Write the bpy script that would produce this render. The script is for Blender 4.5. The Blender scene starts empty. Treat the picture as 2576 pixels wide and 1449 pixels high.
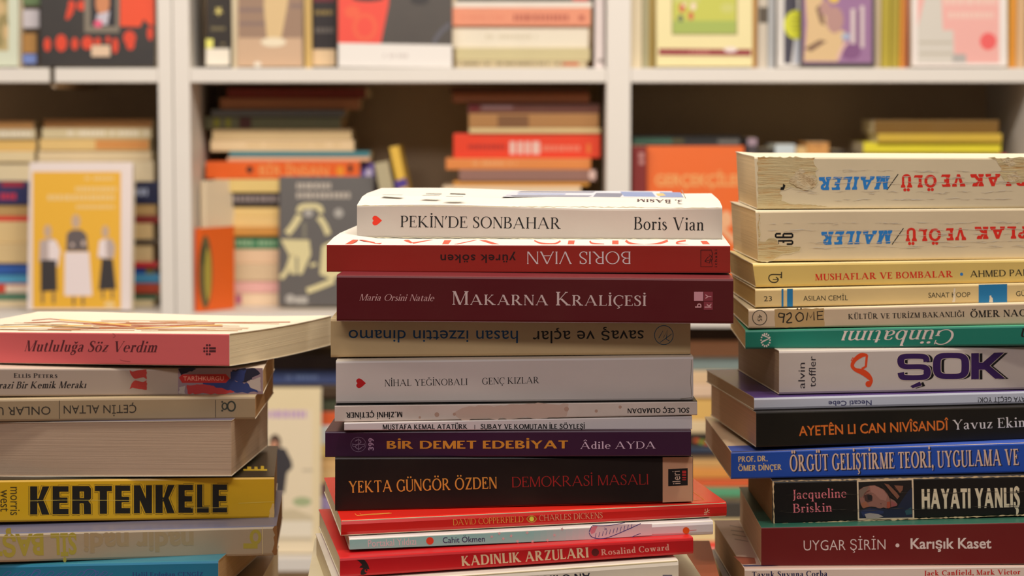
import bpy, bmesh, math, random
from mathutils import Vector as V3
random.seed(7)
SC = bpy.context.scene
COL = SC.collection

# ---------------------------------------------------------------- camera, world, lamps, exposure
FPX, CX, CY, HORIZON = 5650.0, 1288.0, 724.5, 270.0
PITCH = math.atan((CY - HORIZON) / FPX)
EYE = 1.32                                   # the camera's height; the scene is built with the camera at (0, 0, EYE)
cam = bpy.data.cameras.new('camera')
cam.sensor_width = 36.0
cam.lens = FPX * 36.0 / 2576.0
cam.clip_start = 0.05
cam.dof.use_dof = True
cam.dof.focus_distance = 1.16
cam.dof.aperture_fstop = 13.5
cam_o = bpy.data.objects.new('camera', cam)
cam_o.location = (0, 0, EYE)
cam_o.rotation_euler = (math.pi / 2 - PITCH, 0, 0)
COL.objects.link(cam_o)
SC.camera = cam_o

SC.view_settings.view_transform = 'Standard'
SC.view_settings.look = 'None'
SC.view_settings.exposure = 0.0
SC.view_settings.gamma = 1.0
SC.view_settings.use_curve_mapping = False

world = bpy.data.worlds.new('shop_ambience')
SC.world = world
world.use_nodes = True
world.node_tree.nodes['Background'].inputs[0].default_value = (1.0, 0.88, 0.82, 1)
world.node_tree.nodes['Background'].inputs[1].default_value = 0.10


def lamp(name, loc, target, sx, sy, watts, rgb):
    l = bpy.data.lights.new(name, 'AREA')
    l.shape = 'RECTANGLE'; l.size = sx; l.size_y = sy
    l.energy = watts; l.color = rgb
    o = bpy.data.objects.new(name, l)
    o.location = loc
    d = V3(target) - V3(loc)
    o.rotation_euler = d.to_track_quat('-Z', 'Y').to_euler()
    COL.objects.link(o)


lamp('ceiling_light_over_the_piles', (0.10, 1.0, EYE + 1.45), (0.10, 1.25, EYE - 0.3), 1.7, 0.08, 22, (1.0, 0.92, 0.80))
lamp('added_spot_for_the_torn_spines', (0.55, 0.72, EYE + 1.4), (0.27, 1.25, EYE - 0.06), 0.12, 0.12, 6.5, (1.0, 0.90, 0.74))  # extra lamp, added only to brighten the torn cream spines
lamp('ceiling_light_behind_the_viewer', (-0.3, -0.9, EYE + 1.4), (0, 1.2, EYE - 0.3), 1.8, 0.3, 15, (1.0, 0.93, 0.92))
lamp('ceiling_light_along_the_bookcases', (0.0, 1.45, EYE + 0.99), (0, 3.2, EYE - 0.05), 2.6, 0.12, 30, (1.0, 0.92, 0.83))


# ---------------------------------------------------------------- helpers
def lin(c):
    c = c / 255.0
    return c / 12.92 if c <= .04045 else ((c + .055) / 1.055) ** 2.4


def A(r, g, b, k=1.0):
    """own colour of a thing that shows as r, g, b (0-255) where k of the full light reaches it"""
    c = [lin(v) / k for v in (r, g, b)]
    m = max(1.0, max(c) / .86)
    return tuple(max(.004, v / m) for v in c)


def ray(px, py):
    u = (px - CX) / FPX; v = (CY - py) / FPX
    c, s = math.cos(PITCH), math.sin(PITCH)
    return V3((u, c + v * s, -s + v * c))


def at(px, py, Y):
    r = ray(px, py)
    return r * (Y / r.y) + V3((0, 0, EYE))


def on_plane(px, py, p, n):
    r = ray(px, py)
    o = V3((0, 0, EYE))
    return o + r * ((p - o).dot(n) / r.dot(n))


def zslope(px, py):
    r = ray(px, py)
    return r.z / r.y


_mats = {}


def new_mat(name, rgb, rough=.45, spec=.4):
    m = bpy.data.materials.new(name)
    m.use_nodes = True
    b = m.node_tree.nodes['Principled BSDF']
    b.inputs['Base Color'].default_value = (*rgb, 1)
    b.inputs['Roughness'].default_value = rough
    b.inputs['Specular IOR Level'].default_value = spec
    return m, m.node_tree, b


def N(t, kind, **kw):
    n = t.nodes.new(kind)
    for k, v in kw.items():
        if k in n.inputs: n.inputs[k].default_value = v
        else: setattr(n, k, v)
    return n


def ink(rgb, rough=.5):
    k = ('ink', tuple(round(v, 4) for v in rgb), rough)
    if k not in _mats:
        _mats[k] = new_mat('printed_ink', rgb, rough)[0]
    return _mats[k]


def cover_mat(rgb, rough=.42, wear=.08, scale=14.0, dirt=(.30, .22, .13)):
    """printed card: a little uneven, with faint scuffs"""
    k = ('cover', tuple(round(v, 4) for v in rgb), rough, wear, scale)
    if k not in _mats:
        m, t, b = new_mat('printed_card', rgb, rough)
        tc = N(t, 'ShaderNodeTexCoord')
        n1 = N(t, 'ShaderNodeTexNoise', Scale=scale, Detail=6.0, Roughness=.65)
        t.links.new(tc.outputs['Object'], n1.inputs['Vector'])
        r = N(t, 'ShaderNodeMapRange'); r.inputs[1].default_value = .42; r.inputs[2].default_value = .75
        r.inputs[3].default_value = 0; r.inputs[4].default_value = wear
        t.links.new(n1.outputs[0], r.inputs[0])
        mx = N(t, 'ShaderNodeMix', data_type='RGBA')
        mx.inputs[6].default_value = (*rgb, 1); mx.inputs[7].default_value = (*[v * .5 + d * .5 for v, d in zip(rgb, dirt)], 1)
        t.links.new(r.outputs[0], mx.inputs[0]); t.links.new(mx.outputs[2], b.inputs['Base Color'])
        mp = N(t, 'ShaderNodeMapping'); mp.inputs['Scale'].default_value = (18, 60, 160)
        t.links.new(tc.outputs['Object'], mp.inputs[0])
        n2 = N(t, 'ShaderNodeTexNoise', Scale=1.0, Detail=4.0)
        t.links.new(mp.outputs[0], n2.inputs['Vector'])
        bp = N(t, 'ShaderNodeBump', Strength=.10, Distance=.0006)
        t.links.new(n2.outputs[0], bp.inputs['Height']); t.links.new(bp.outputs[0], b.inputs['Normal'])
        _mats[k] = m
    return _mats[k]


def page_mat(rgb, axis='z', strength=.3):
    """the edges of many leaves: fine lines across the thickness"""
    k = ('page', tuple(round(v, 4) for v in rgb), axis, strength)
    if k not in _mats:
        m, t, b = new_mat('page_edges', rgb, .9, .1)
        tc = N(t, 'ShaderNodeTexCoord')
        mp = N(t, 'ShaderNodeMapping')
        mp.inputs['Scale'].default_value = {'z': (2.5, 2.5, 1500), 'x': (1500, 2.5, 2.5), 'y': (2.5, 1500, 2.5)}[axis]
        t.links.new(tc.outputs['Object'], mp.inputs[0])
        n = N(t, 'ShaderNodeTexNoise', Scale=1.0, Detail=5.0, Roughness=.7)
        t.links.new(mp.outputs[0], n.inputs['Vector'])
        r = N(t, 'ShaderNodeMapRange'); r.inputs[1].default_value = .35; r.inputs[2].default_value = .65
        t.links.new(n.outputs[0], r.inputs[0])
        mx = N(t, 'ShaderNodeMix', data_type='RGBA')
        mx.inputs[6].default_value = (*[v * .89 for v in rgb], 1); mx.inputs[7].default_value = (*[min(.9, v * 1.04) for v in rgb], 1)
        t.links.new(r.outputs[0], mx.inputs[0]); t.links.new(mx.outputs[2], b.inputs['Base Color'])
        bp = N(t, 'ShaderNodeBump', Strength=strength, Distance=.0008)
        t.links.new(n.outputs[0], bp.inputs['Height']); t.links.new(bp.outputs[0], b.inputs['Normal'])
        _mats[k] = m
    return _mats[k]


def mesh_obj(name, verts, faces, mats, mi=None, parent=None, origin=None, smooth=False):
    me = bpy.data.meshes.new(name)
    o0 = origin or V3((0, 0, 0))
    me.from_pydata([tuple(V3(v) - o0) for v in verts], [], faces)
    for m in (mats if isinstance(mats, (list, tuple)) else [mats]):
        me.materials.append(m)
    if mi:
        for p, i in zip(me.polygons, mi): p.material_index = i
    if smooth:
        for p in me.polygons: p.use_smooth = True
    o = bpy.data.objects.new(name, me)
    COL.objects.link(o)
    if parent is not None:
        o.parent = parent
    elif origin is not None:
        o.location = origin
    return o


def fix_normals(o):
    bm = bmesh.new(); bm.from_mesh(o.data)
    bmesh.ops.recalc_face_normals(bm, faces=bm.faces)
    bm.to_mesh(o.data); bm.free()


def box_verts(x0, x1, y0, y1, z0, z1):
    v = [(x, y, z) for z in (z0, z1) for y in (y0, y1) for x in (x0, x1)]
    f = [(0, 2, 3, 1), (4, 5, 7, 6), (0, 1, 5, 4), (2, 6, 7, 3), (0, 4, 6, 2), (1, 3, 7, 5)]
    return v, f


def box(name, x0, x1, y0, y1, z0, z1, m, parent=None, origin=None, bevel=0):
    v, f = box_verts(x0, x1, y0, y1, z0, z1)
    o = mesh_obj(name, v, f, m, parent=parent, origin=origin)
    if bevel:
        b = o.modifiers.new('edge', 'BEVEL'); b.width = bevel; b.segments = 2
    return o


def thing(name, label, cat, loc, group=None):
    o = bpy.data.objects.new(name, None)
    o.empty_display_size = .03
    o.location = loc
    o['label'] = label; o['category'] = cat
    if group: o['group'] = group
    COL.objects.link(o)
    return o


def cells(q):
    """a four-cornered print cut into small cells, so that it follows a bowed cover"""
    if len(q) != 4 or max(abs(q[0][0] - q[2][0]), abs(q[1][0] - q[3][0])) < 25: return [q]
    a, b, c, d = [V3((x, y, 0)) for x, y in q]
    f = lambda s, t: a.lerp(b, s).lerp(d.lerp(c, s), t)
    n, m = 14, 3
    return [[f(i / n, j / m)[:2], f((i + 1) / n, j / m)[:2], f((i + 1) / n, (j + 1) / m)[:2], f(i / n, (j + 1) / m)[:2]] for i in range(n) for j in range(m)]


class Book:
    """a paperback: cover (back board, spine, front board in one wrap) round a page block.
    c = the four spine corners FBL, FBR, FTL, FTR; d = vector from the spine to the fore-edge"""

    def __init__(s, name, label, cat, group, c, d, cols, pages, rough=.42, r=.001, n=1, pin=.0004, ct=.0004, over=0.0,
                 axis='z', warp=None, fore=False, wear=.08, m=5):
        s.c = c; s.d = d; s.W = d.length
        FBL, FBR, FTL, FTR = c
        base = (FBL + FBR) / 2 + d / 2
        s.root = thing(name, label, cat, base, group)
        s.base = base
        dn = d.normalized()
        up = ((FTL - FBL) + (FTR - FBR)).normalized()
        s.up = up
        s.warp = warp
        s.nspine = (FBR - FBL).cross(up).normalized()
        if s.nspine.dot(dn) > 0: s.nspine = -s.nspine
        W = s.W
        us = [W * (1 - k / m) for k in range(m)]
        if not fore:
            prof = [(u, 0.0, 0.0) for u in us if u > r * 1.5] + [(r, 0, 0)]
            arc = [(r * (1 - math.cos(a)), r * (1 - math.sin(a))) for a in (math.pi / 6, math.pi / 3)]
            # lower corner, spine, upper corner
            low = [(r * (1 - math.sin(a)), 0, r * (1 - math.cos(a))) for a in (math.pi / 4, math.pi / 2)]
            prof = prof + low
            top = [(u, 1.0, -v) for (u, _, v) in reversed(prof)]
            outer = prof + top
            k = len(prof)
            seg = []
            for i in range(len(outer) - 1):
                seg.append(0 if i < k - 2 else (1 if i <= k else 2))
            inner = [(max(u, ct) if u < W else u, 0 if f < .5 else 1, (max(v, ct) if f < .5 else min(v, -ct))) for u, f, v in outer]
        else:
            outer = [(0, 0, 0), (W * .5, 0, 0), (W, 0, 0), (W, 1, 0), (W * .5, 1, 0), (0, 1, 0)]
            inner = [(0, 0, ct), (W * .5, 0, ct), (W - ct, 0, ct), (W - ct, 1, -ct), (W * .5, 1, -ct), (0, 1, -ct)]
            seg = [0, 0, 1, 2, 2]
        ss = [k / n for k in range(n + 1)]

        def P(sv, u, f, v, e=0):
            B = FBL.lerp(FBR, sv); T = FTL.lerp(FTR, sv)
            p = B.lerp(T, f) + up * v + dn * u
            if warp: p = p + warp(sv, u / W, f)
            return p
        s.P = P
        L = (FBR - FBL).length
        verts, faces, mi = [], [], []
        K = len(outer)
        for sv in ss:
            verts += [P(sv, *q) for q in outer] + [P(sv, *q) for q in inner]
        for j in range(n):
            a, b = j * 2 * K, (j + 1) * 2 * K
            for i in range(K - 1):
                faces.append((a + i, a + i + 1, b + i + 1, b + i)); mi.append(seg[i])
                faces.append((a + K + i, b + K + i, b + K + i + 1, a + K + i + 1)); mi.append(3)
            faces.append((a, b, b + K, a + K)); mi.append(3)
            faces.append((a + K - 1, a + 2 * K - 1, b + 2 * K - 1, b + K - 1)); mi.append(3)
        for a in (0, n * 2 * K):
            for i in range(K - 1):
                faces.append((a + i, a + K + i, a + K + i + 1, a + i + 1)); mi.append(3)
        sp, tp, bt = cols
        card = cover_mat(A(235, 225, 205), .6)
        mats = [cover_mat(bt, rough, wear), cover_mat(sp, rough, wear), cover_mat(tp, rough, wear), card]
        s.cover = mesh_obj('cover', verts, faces, mats, mi, s.root, base)
        fix_normals(s.cover)
        # page block
        e0 = pin / L
        pv = []
        ns = max(n, 1)
        u0, u1 = (ct * 1.5, W - .0012) if not fore else (.0006, W - ct * 1.5)
        uu = [u0 + (u1 - u0) * k / m for k in range(m + 1)]
        st = [e0 + (1 - 2 * e0) * k / ns for k in range(ns + 1)]
        for sv in st:
            for u in uu:
                pv.append(P(sv, u, 0, ct)); pv.append(P(sv, u, 1, -ct))
        pf = []
        M = 2 * (m + 1)
        for j in range(ns):
            a, b = j * M, (j + 1) * M
            for i in range(m):
                pf.append((a + 2 * i, b + 2 * i, b + 2 * i + 2, a + 2 * i + 2))
                pf.append((a + 2 * i + 1, a + 2 * i + 3, b + 2 * i + 3, b + 2 * i + 1))
            pf.append((a, a + 1, b + 1, b)); pf.append((a + M - 2, b + M - 2, b + M - 1, a + M - 1))
        for a in (0, ns * M):
            for i in range(m):
                pf.append((a + 2 * i, a + 2 * i + 2, a + 2 * i + 3, a + 2 * i + 1))
        s.pages = mesh_obj('page_block', pv, pf, page_mat(pages, axis), parent=s.root, origin=base)
        fix_normals(s.pages)
        s.count = 0

    # -- printing --------------------------------------------------------
    def plane(s, side):
        """a point and outward normal of a face: spine, top (upper board) or bottom (lower board)"""
        FBL, FBR, FTL, FTR = s.c
        if side == 'spine':
            n = s.nspine.copy(); p = FBL
        elif side == 'top':
            n = (FTR - FTL).cross(s.d).normalized(); p = FTL
            if n.dot(s.up) < 0: n = -n
        else:
            n = (FBR - FBL).cross(s.d).normalized(); p = FBL
            if n.dot(s.up) > 0: n = -n
        return p, n

    def on_face(s, x, y, p, n, side):
        q = on_plane(x, y, p, n)
        if side == 'top' and s.warp:
            FTL, FTR = s.c[2], s.c[3]
            a = FTR - FTL
            for _ in range(5):
                v = q - FTL
                u = v.dot(s.nspine) / (s.d.dot(s.nspine))
                sv = (v - s.d * u).dot(a) / a.dot(a)
                w = s.warp(min(1, max(0, sv)), min(1, max(0, u)), 1).z
                q = on_plane(x, y, p + V3((0, 0, w)), n)
        return q

    def put(s, part, polys, rgb, side='spine', lift=.00004, rough=.5, label=None, step=.000012):
        """polys: lists of photo points, laid on one face of the book; one mesh, one or several inks"""
        p, n = s.plane(side)
        verts, faces, mi, mats = [], [], [], []
        layers = rgb if isinstance(rgb, list) else [(polys, rgb)]
        k_ = 0
        for li, (pp, col) in enumerate(layers):
            mats.append(ink(col, rough))
            q0 = p + n * (lift + li * step)
            if side == 'top' and s.warp:
                pp = [c_ for q in pp for c_ in cells(q)]
            for q in pp:
                i0 = len(verts)
                q1 = q0 + n * ((k_ % 11) * 5e-7); k_ += 1
                verts += [s.on_face(x, y, q1, n, side) for x, y in q]
                faces.append(list(range(i0, len(verts)))); mi.append(li)
        o = mesh_obj(part, verts, faces, mats, mi, s.root, s.base)
        fix = o.data
        nn = n
        flip = [f for f in fix.polygons if f.normal.dot(nn) < 0]
        for f in flip: f.flip()
        if label: o['label'] = label
        return o

    def text(s, part, string, O, E, cap, rgb, style='ser', side='spine', rough=.5, lift=.00004):
        return s.put(part, line_polys(string, O, E, cap, style), rgb, side, lift, rough)


def line_polys(string, O, E, cap, style, sq=None):
    P = text_polys(string, style)
    xs = [p[0] for q in P for p in q]
    a, b = min(xs), max(xs)
    dx, dy = E[0] - O[0], E[1] - O[1]
    l = math.hypot(dx, dy)
    ux, uy = dy / l, -dx / l
    if sq: ux, uy = sq
    return [[(O[0] + dx * (x - a) / (b - a) + ux * y * cap, O[1] + dy * (x - a) / (b - a) + uy * y * cap) for x, y in q] for q in P]


def rect(x0, y0, x1, y1, tilt=0.0):
    return [[(x0, y0), (x1, y0 + tilt), (x1, y1 + tilt), (x0, y1)]]


def stroke(pts, w):
    return ribbon([(x, y, w) for x, y in pts])


def curve(pts, w, n=5):
    return ribbon([(x, y, w) for x, y in catmull(pts, n)])


def rough_path(pts, amp=1.5, step=6.0, w0=.8, w1=2.4):
    """an open torn edge as a ribbon of uneven width"""
    out = []
    for (x0, y0), (x1, y1) in zip(pts, pts[1:]):
        k = max(1, int(math.hypot(x1 - x0, y1 - y0) / step))
        out += [(x0 + (x1 - x0) * j / k + random.uniform(-amp, amp) * (j > 0), y0 + (y1 - y0) * j / k + random.uniform(-amp, amp) * (j > 0), random.uniform(w0, w1)) for j in range(k)]
    return ribbon(out)


def rough_blob(pts, amp=3.0, step=7.0):
    """a torn outline: the polygon's sides broken up by small random steps"""
    out = []
    n = len(pts)
    for i in range(n):
        (x0, y0), (x1, y1) = pts[i], pts[(i + 1) % n]
        l = math.hypot(x1 - x0, y1 - y0)
        k = max(1, int(l / step))
        for j in range(k):
            t = j / k
            out.append((x0 + (x1 - x0) * t + random.uniform(-amp, amp) * (j > 0), y0 + (y1 - y0) * t + random.uniform(-amp, amp) * (j > 0)))
    return out
# ---------------------------------------------------------------- lettering
SER = dict(
 A='d .05 0 .41 1 T b|d .78 0 .41 1 S b|h .17 .64 .34',
 B='v .15 0 1 S bt|h .15 .34 1|h .15 .36 .53|h .15 .36 0|a .33 .765 .2 .22 -90 90|a .36 .265 .25 .25 -90 90',
 C='a .46 .5 .37 .5 50 310|v .735 .68 .98 T|',
 D='v .15 0 1 S bt|h .15 .4 1|h .15 .4 0|a .4 .5 .38 .485 -90 90',
 E='v .15 0 1 S bt|h .15 .57 1 d|h .15 .44 .52 m|h .15 .61 0 u',
 F='v .15 0 1 S bt|h .15 .55 1 d|h .15 .43 .5 m',
 G='a .46 .5 .37 .5 50 320|v .735 .7 .98 T|v .74 .06 .42 S t',
 H='v .15 0 1 S bt|v .72 0 1 S bt|h .15 .72 .52', I='v .15 0 1 S bt',
 J='v .2 .1 1 S t|q .2 .12 1 .17 -.1 .8 .04 -.18 .4',
 K='v .15 0 1 S bt|d .2 .4 .62 1 T t|d .31 .5 .73 0 S b', L='v .15 0 1 S bt|h .15 .59 0 u',
 M='v .12 0 1 T bt|d .16 1 .48 0 S|d .48 0 .82 1 T|v .84 0 1 S bt',
 N='v .12 0 1 T bt|d .14 1 .7 0 S|v .71 0 1 T t', O='a .45 .5 .38 .5 0 360',
 P='v .15 0 1 S bt|h .15 .33 1|h .15 .33 .46|a .33 .73 .23 .255 -90 90',
 R='v .15 0 1 S bt|h .15 .33 1|h .15 .36 .48|a .33 .74 .22 .245 -90 90|d .36 .48 .7 0 S b',
 S='q .46 .8 .3 .42 .94 .35 .28 .985 .4 .14 .91 .75 .12 .74 .95 .25 .58 1 .42 .44 1 .49 .26 .95 .42 .08 .7 .27 .015 .4 .13 .06 .35 .08 .22 .3|v .475 .74 .98 T|v .075 .02 .28 T',
 T='v .36 0 1 S b|h .03 .69 1 B', U='v .15 .28 1 S t|v .68 .28 1 T t|q .15 .3 1 .17 .12 .9 .28 .02 .6 .42 .0 .4 .58 .06 .35 .67 .18 .3 .68 .32 .3',
 V='d .07 1 .4 0 S t|d .72 1 .4 0 T t', W='d .06 1 .32 0 S t|d .58 1 .32 0 T t|d .58 1 .84 0 S|d 1.1 1 .84 0 T t',
 X='d .08 1 .66 0 S tb|d .64 1 .07 0 T tb', Y='d .06 1 .36 .47 S t|d .67 1 .36 .47 T t|v .36 0 .5 S b',
 Z='h .07 .58 1 U|d .57 1 .08 0 S|h .08 .61 0 u',
 a='q .09 .48 .7 .13 .59 .5 .24 .625 .4 .35 .57 .8 .37 .42 1 .37 .14 1 .42 .02 .5 .49 .05 .3|q .37 .37 .3 .22 .33 .45 .1 .23 .85 .1 .1 .9 .18 .015 .5 .28 .04 .35 .37 .15 .3',
 b='v .13 .02 1.06 S l|a .3 .31 .18 .31 0 360', c='a .27 .31 .2 .31 50 310|o .4 .5 .06',
 d='a .25 .31 .18 .31 0 360|v .42 0 1.06 S lb', e='a .27 .31 .2 .31 0 315|h .09 .47 .35',
 f='v .17 0 .85 S b|q .17 .8 1 .19 .98 .7 .28 1.06 .5 .37 1.02 .7|h .04 .33 .62',
 g='a .24 .43 .15 .19 0 360|q .14 .27 .3 .1 .17 .4 .16 .09 .8 .34 .05 1 .43 -.08 .9 .36 -.24 .4 .2 -.29 .4 .08 -.2 .6 .1 -.07 .5 .2 .04 .3|q .36 .52 .4 .44 .6 .5 .47 .58 .7',
 h='v .13 0 1.06 S lb|q .13 .42 .3 .22 .57 .4 .33 .61 .7 .42 .54 1 .44 .38 1|v .44 0 .4 S b',
 i='v .14 0 .63 S lb|o .14 .9 .085', j='v .14 -.1 .63 S l|q .14 -.08 1 .1 -.25 .6 .0 -.3 .5|o .14 .9 .085',
 k='v .13 0 1.06 S lb|d .18 .26 .42 .63 T t|d .25 .34 .48 0 S b', l='v .14 0 1.06 S lb',
 m='v .13 0 .63 S lb|q .13 .42 .3 .22 .57 .4 .32 .61 .7 .4 .54 1 .42 .38 1|v .42 0 .4 S b|q .42 .42 .3 .51 .57 .4 .61 .61 .7 .69 .54 1 .71 .38 1|v .71 0 .4 S b',
 n='v .13 0 .63 S lb|q .13 .42 .3 .22 .57 .4 .33 .61 .7 .42 .54 1 .44 .38 1|v .44 0 .4 S b',
 o='a .28 .31 .21 .31 0 360', p='v .13 -.33 .63 S lb|a .3 .31 .18 .31 0 360', q='a .25 .31 .18 .31 0 360|v .42 -.33 .63 S b',
 r='v .13 0 .63 S lb|q .13 .42 .3 .2 .56 .5 .29 .6 .8|o .33 .56 .065',
 s='q .31 .5 .3 .28 .59 .4 .18 .625 .4 .09 .57 .75 .09 .46 .9 .18 .36 1 .29 .27 1 .33 .15 .9 .27 .04 .6 .17 .005 .4 .09 .04 .4 .06 .15 .3',
 t='v .17 .12 .8 S|q .17 .16 1 .19 .04 .7 .27 .0 .45 .35 .06 .3|h .03 .33 .62',
 u='v .13 .18 .63 S l|q .13 .22 1 .16 .06 .8 .25 .01 .45 .36 .07 .4 .44 .2 .3|v .44 0 .63 S lb',
 v='d .05 .63 .27 0 S t|d .48 .63 .27 0 T t', w='d .05 .63 .22 0 S t|d .4 .63 .22 0 T|d .4 .63 .57 0 S t|d .74 .63 .57 0 T t',
 x='d .06 .63 .43 0 S tb|d .42 .63 .05 0 T tb', y='d .05 .63 .27 0 S t|q .48 .6 .3 .27 0 .4 .18 -.24 .5 .08 -.3 .8|h .38 .56 .63',
 z='h .05 .38 .63 U|d .37 .63 .06 0 S|h .06 .41 0 u')
SER["'"] = 'q .1 .72 .3 .16 .9 .6 .2 1.02 1'
SER['.'] = 'o .1 .06 .08'
SER[','] = 'o .1 .06 .08|q .14 .05 .6 .12 -.1 .3 .05 -.18 .2'
SER['/'] = 'd .0 -.1 .35 1.1 T'
SER['!'] = 'v .1 .3 1 S|o .1 .06 .08'
DECO = {'İ': ('I', 'o', 0), 'Ü': ('U', 'u', 0), 'Ö': ('O', 'u', 0), 'Ç': ('C', 'c', 0), 'Ş': ('S', 'c', 0),
        'Ğ': ('G', 'g', 0), 'Â': ('A', 'x', 0), 'ü': ('u', 'u', -.33), 'ö': ('o', 'u', -.33), 'ç': ('c', 'c', 0),
        'ş': ('s', 'c', 0), 'ğ': ('g', 'g', -.33), 'Î': ('I', 'x', 0), 'Ê': ('E', 'x', 0)}


def catmull(pts, n=5):
    out = []
    for i in range(len(pts) - 1):
        p0 = pts[max(i - 1, 0)]; p1 = pts[i]; p2 = pts[i + 1]; p3 = pts[min(i + 2, len(pts) - 1)]
        for k in range(n):
            t = k / n
            out.append(tuple(.5 * (2 * b + (c - a) * t + (2 * a - 5 * b + 4 * c - d) * t * t + (3 * b - a - 3 * c + d) * t ** 3)
                             for a, b, c, d in zip(p0, p1, p2, p3)))
    out.append(pts[-1])
    return out


def ribbon(path, closed=False):
    """polygons of a stroke: path of (x, y, width)"""
    L, R = [], []
    n = len(path)
    for i, (x, y, w) in enumerate(path):
        if closed:
            a, b = path[(i - 1) % n], path[(i + 1) % n]
        else:
            a, b = path[max(i - 1, 0)], path[min(i + 1, n - 1)]
        tx, ty = b[0] - a[0], b[1] - a[1]
        l = math.hypot(tx, ty) or 1
        nx, ny = -ty / l, tx / l
        L.append((x + nx * w / 2, y + ny * w / 2)); R.append((x - nx * w / 2, y - ny * w / 2))
    m = n if closed else n - 1
    return [[L[i], R[i], R[(i + 1) % n], L[(i + 1) % n]] for i in range(m)]


def disc(cx, cy, r, n=14, ry=None):
    ry = ry or r
    return [[(cx + r * math.cos(2 * math.pi * k / n), cy + ry * math.sin(2 * math.pi * k / n)) for k in range(n)]]


def glyph(ch, S, T, ser, st):
    base, deco, dy = DECO.get(ch, (ch, None, 0))
    if ch == 'ı':
        base = 'i'
    if base not in SER:
        return None
    P = []
    W = {'S': S, 'T': T}

    def serif(x, y, w, up, left=False):
        if ser <= 0:
            return
        a, b = x - w / 2 - ser, x + w / 2 + (0 if left else ser)
        y2 = y + st if up else y - st
        y3 = y + st * 2.2 if up else y - st * 2.2
        P.append([(a, y), (b, y), (b, y2), (x + w / 2, y3), (x - w / 2, y3), (a, y2)])
    for cmd in SER[base].split('|'):
        f = cmd.split()
        if not f:
            continue
        k = f[0]
        if k == 'v':
            x, y0, y1 = map(float, f[1:4]); w = W[f[4]]; fl = f[5] if len(f) > 5 else ''
            P.append([(x - w / 2, y0), (x + w / 2, y0), (x + w / 2, y1), (x - w / 2, y1)])
            if 'b' in fl: serif(x, y0, w, True)
            if 't' in fl: serif(x, y1, w, False)
            if 'l' in fl: serif(x, y1, w, False, True)
        elif k == 'd':
            x0, y0, x1, y1 = map(float, f[1:5]); w = W[f[5]]; fl = f[6] if len(f) > 6 else ''
            hw = w / 2 * math.hypot(x1 - x0, y1 - y0) / abs(y1 - y0)
            P.append([(x0 - hw, y0), (x0 + hw, y0), (x1 + hw, y1), (x1 - hw, y1)])
            for x, y, o in ((x0, y0, y1), (x1, y1, y0)):
                if ('b' in fl and y < o) or ('t' in fl and y > o):
                    serif(x, y, hw * 2, y < o)
        elif k == 'h':
            x0, x1, y = map(float, f[1:4]); fl = f[4] if len(f) > 4 else ''
            yb, yt = y - T / 2, y + T / 2
            if y == 0: yb, yt = 0, T
            if y == 1 or y == .63: yb, yt = y - T, y
            P.append([(x0, yb), (x1, yb), (x1, yt), (x0, yt)])
            t = max(T, st) * 1.0
            e = .13 if y < .9 and y > .1 else .2
            if y == .63: e = .14
            if ser > 0:
                if fl == 'd' or fl == 'B': P.append([(x1 - t, yt), (x1, yt), (x1 + t * .4, yt - e), (x1 - t * .2, yt - e)])
                if fl == 'B' or fl == 'U': P.append([(x0, yt), (x0 + t, yt), (x0 + t * .2, yt - e), (x0 - t * .4, yt - e)])
                if fl == 'u': P.append([(x1 - t, yb), (x1, yb), (x1 + t * .4, yb + e), (x1 - t * .2, yb + e)])
                if fl == 'm': P.append([(x1 - t, y - e), (x1, y - e), (x1, y + e), (x1 - t, y + e)])
        elif k == 'a':
            cx, cy, rx, ry, a0, a1 = map(float, f[1:7])
            n = 28 if a1 - a0 > 200 else 14
            ry -= T / 2 - .02
            full = a1 - a0 >= 360
            path = []
            for i in range(n if full else n + 1):
                a = math.radians(a0 + (a1 - a0) * i / n)
                path.append((cx + rx * math.cos(a), cy + ry * math.sin(a), T + (S - T) * abs(math.cos(a)) ** 1.4))
            P += ribbon(path, full)
        elif k == 'q':
            v = list(map(float, f[1:]))
            pts = [(v[i], v[i + 1], max(T, v[i + 2] * S)) for i in range(0, len(v), 3)]
            P += ribbon(catmull(pts))
        elif k == 'o':
            if ch == 'ı': continue
            x, y, r = map(float, f[1:4]); r = max(r, S * .6)
            P += disc(x, y, r)
    xs = [p[0] for q in P for p in q]
    w = max(xs)
    c = (min(xs) + max(xs)) / 2
    r = max(.08, S * .55)
    if deco == 'o': P += disc(c, 1.2, r)
    if deco == 'u': P += disc(c - .14, 1.18 + dy, r) + disc(c + .14, 1.18 + dy, r)
    if deco == 'c': P += ribbon(catmull([(c, 0, T), (c - .02, -.08, T), (c + .08, -.14, S * .8), (c + .03, -.25, T), (c - .09, -.26, T)]))
    if deco == 'g': P += ribbon(catmull([(c - .16, 1.26 + dy, T), (c, 1.13 + dy, S * .8), (c + .16, 1.26 + dy, T)]))
    if deco == 'x': P += ribbon([(c - .17, 1.12, T), (c, 1.28, S * .7), (c + .17, 1.12, T)])
    return P, w


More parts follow.
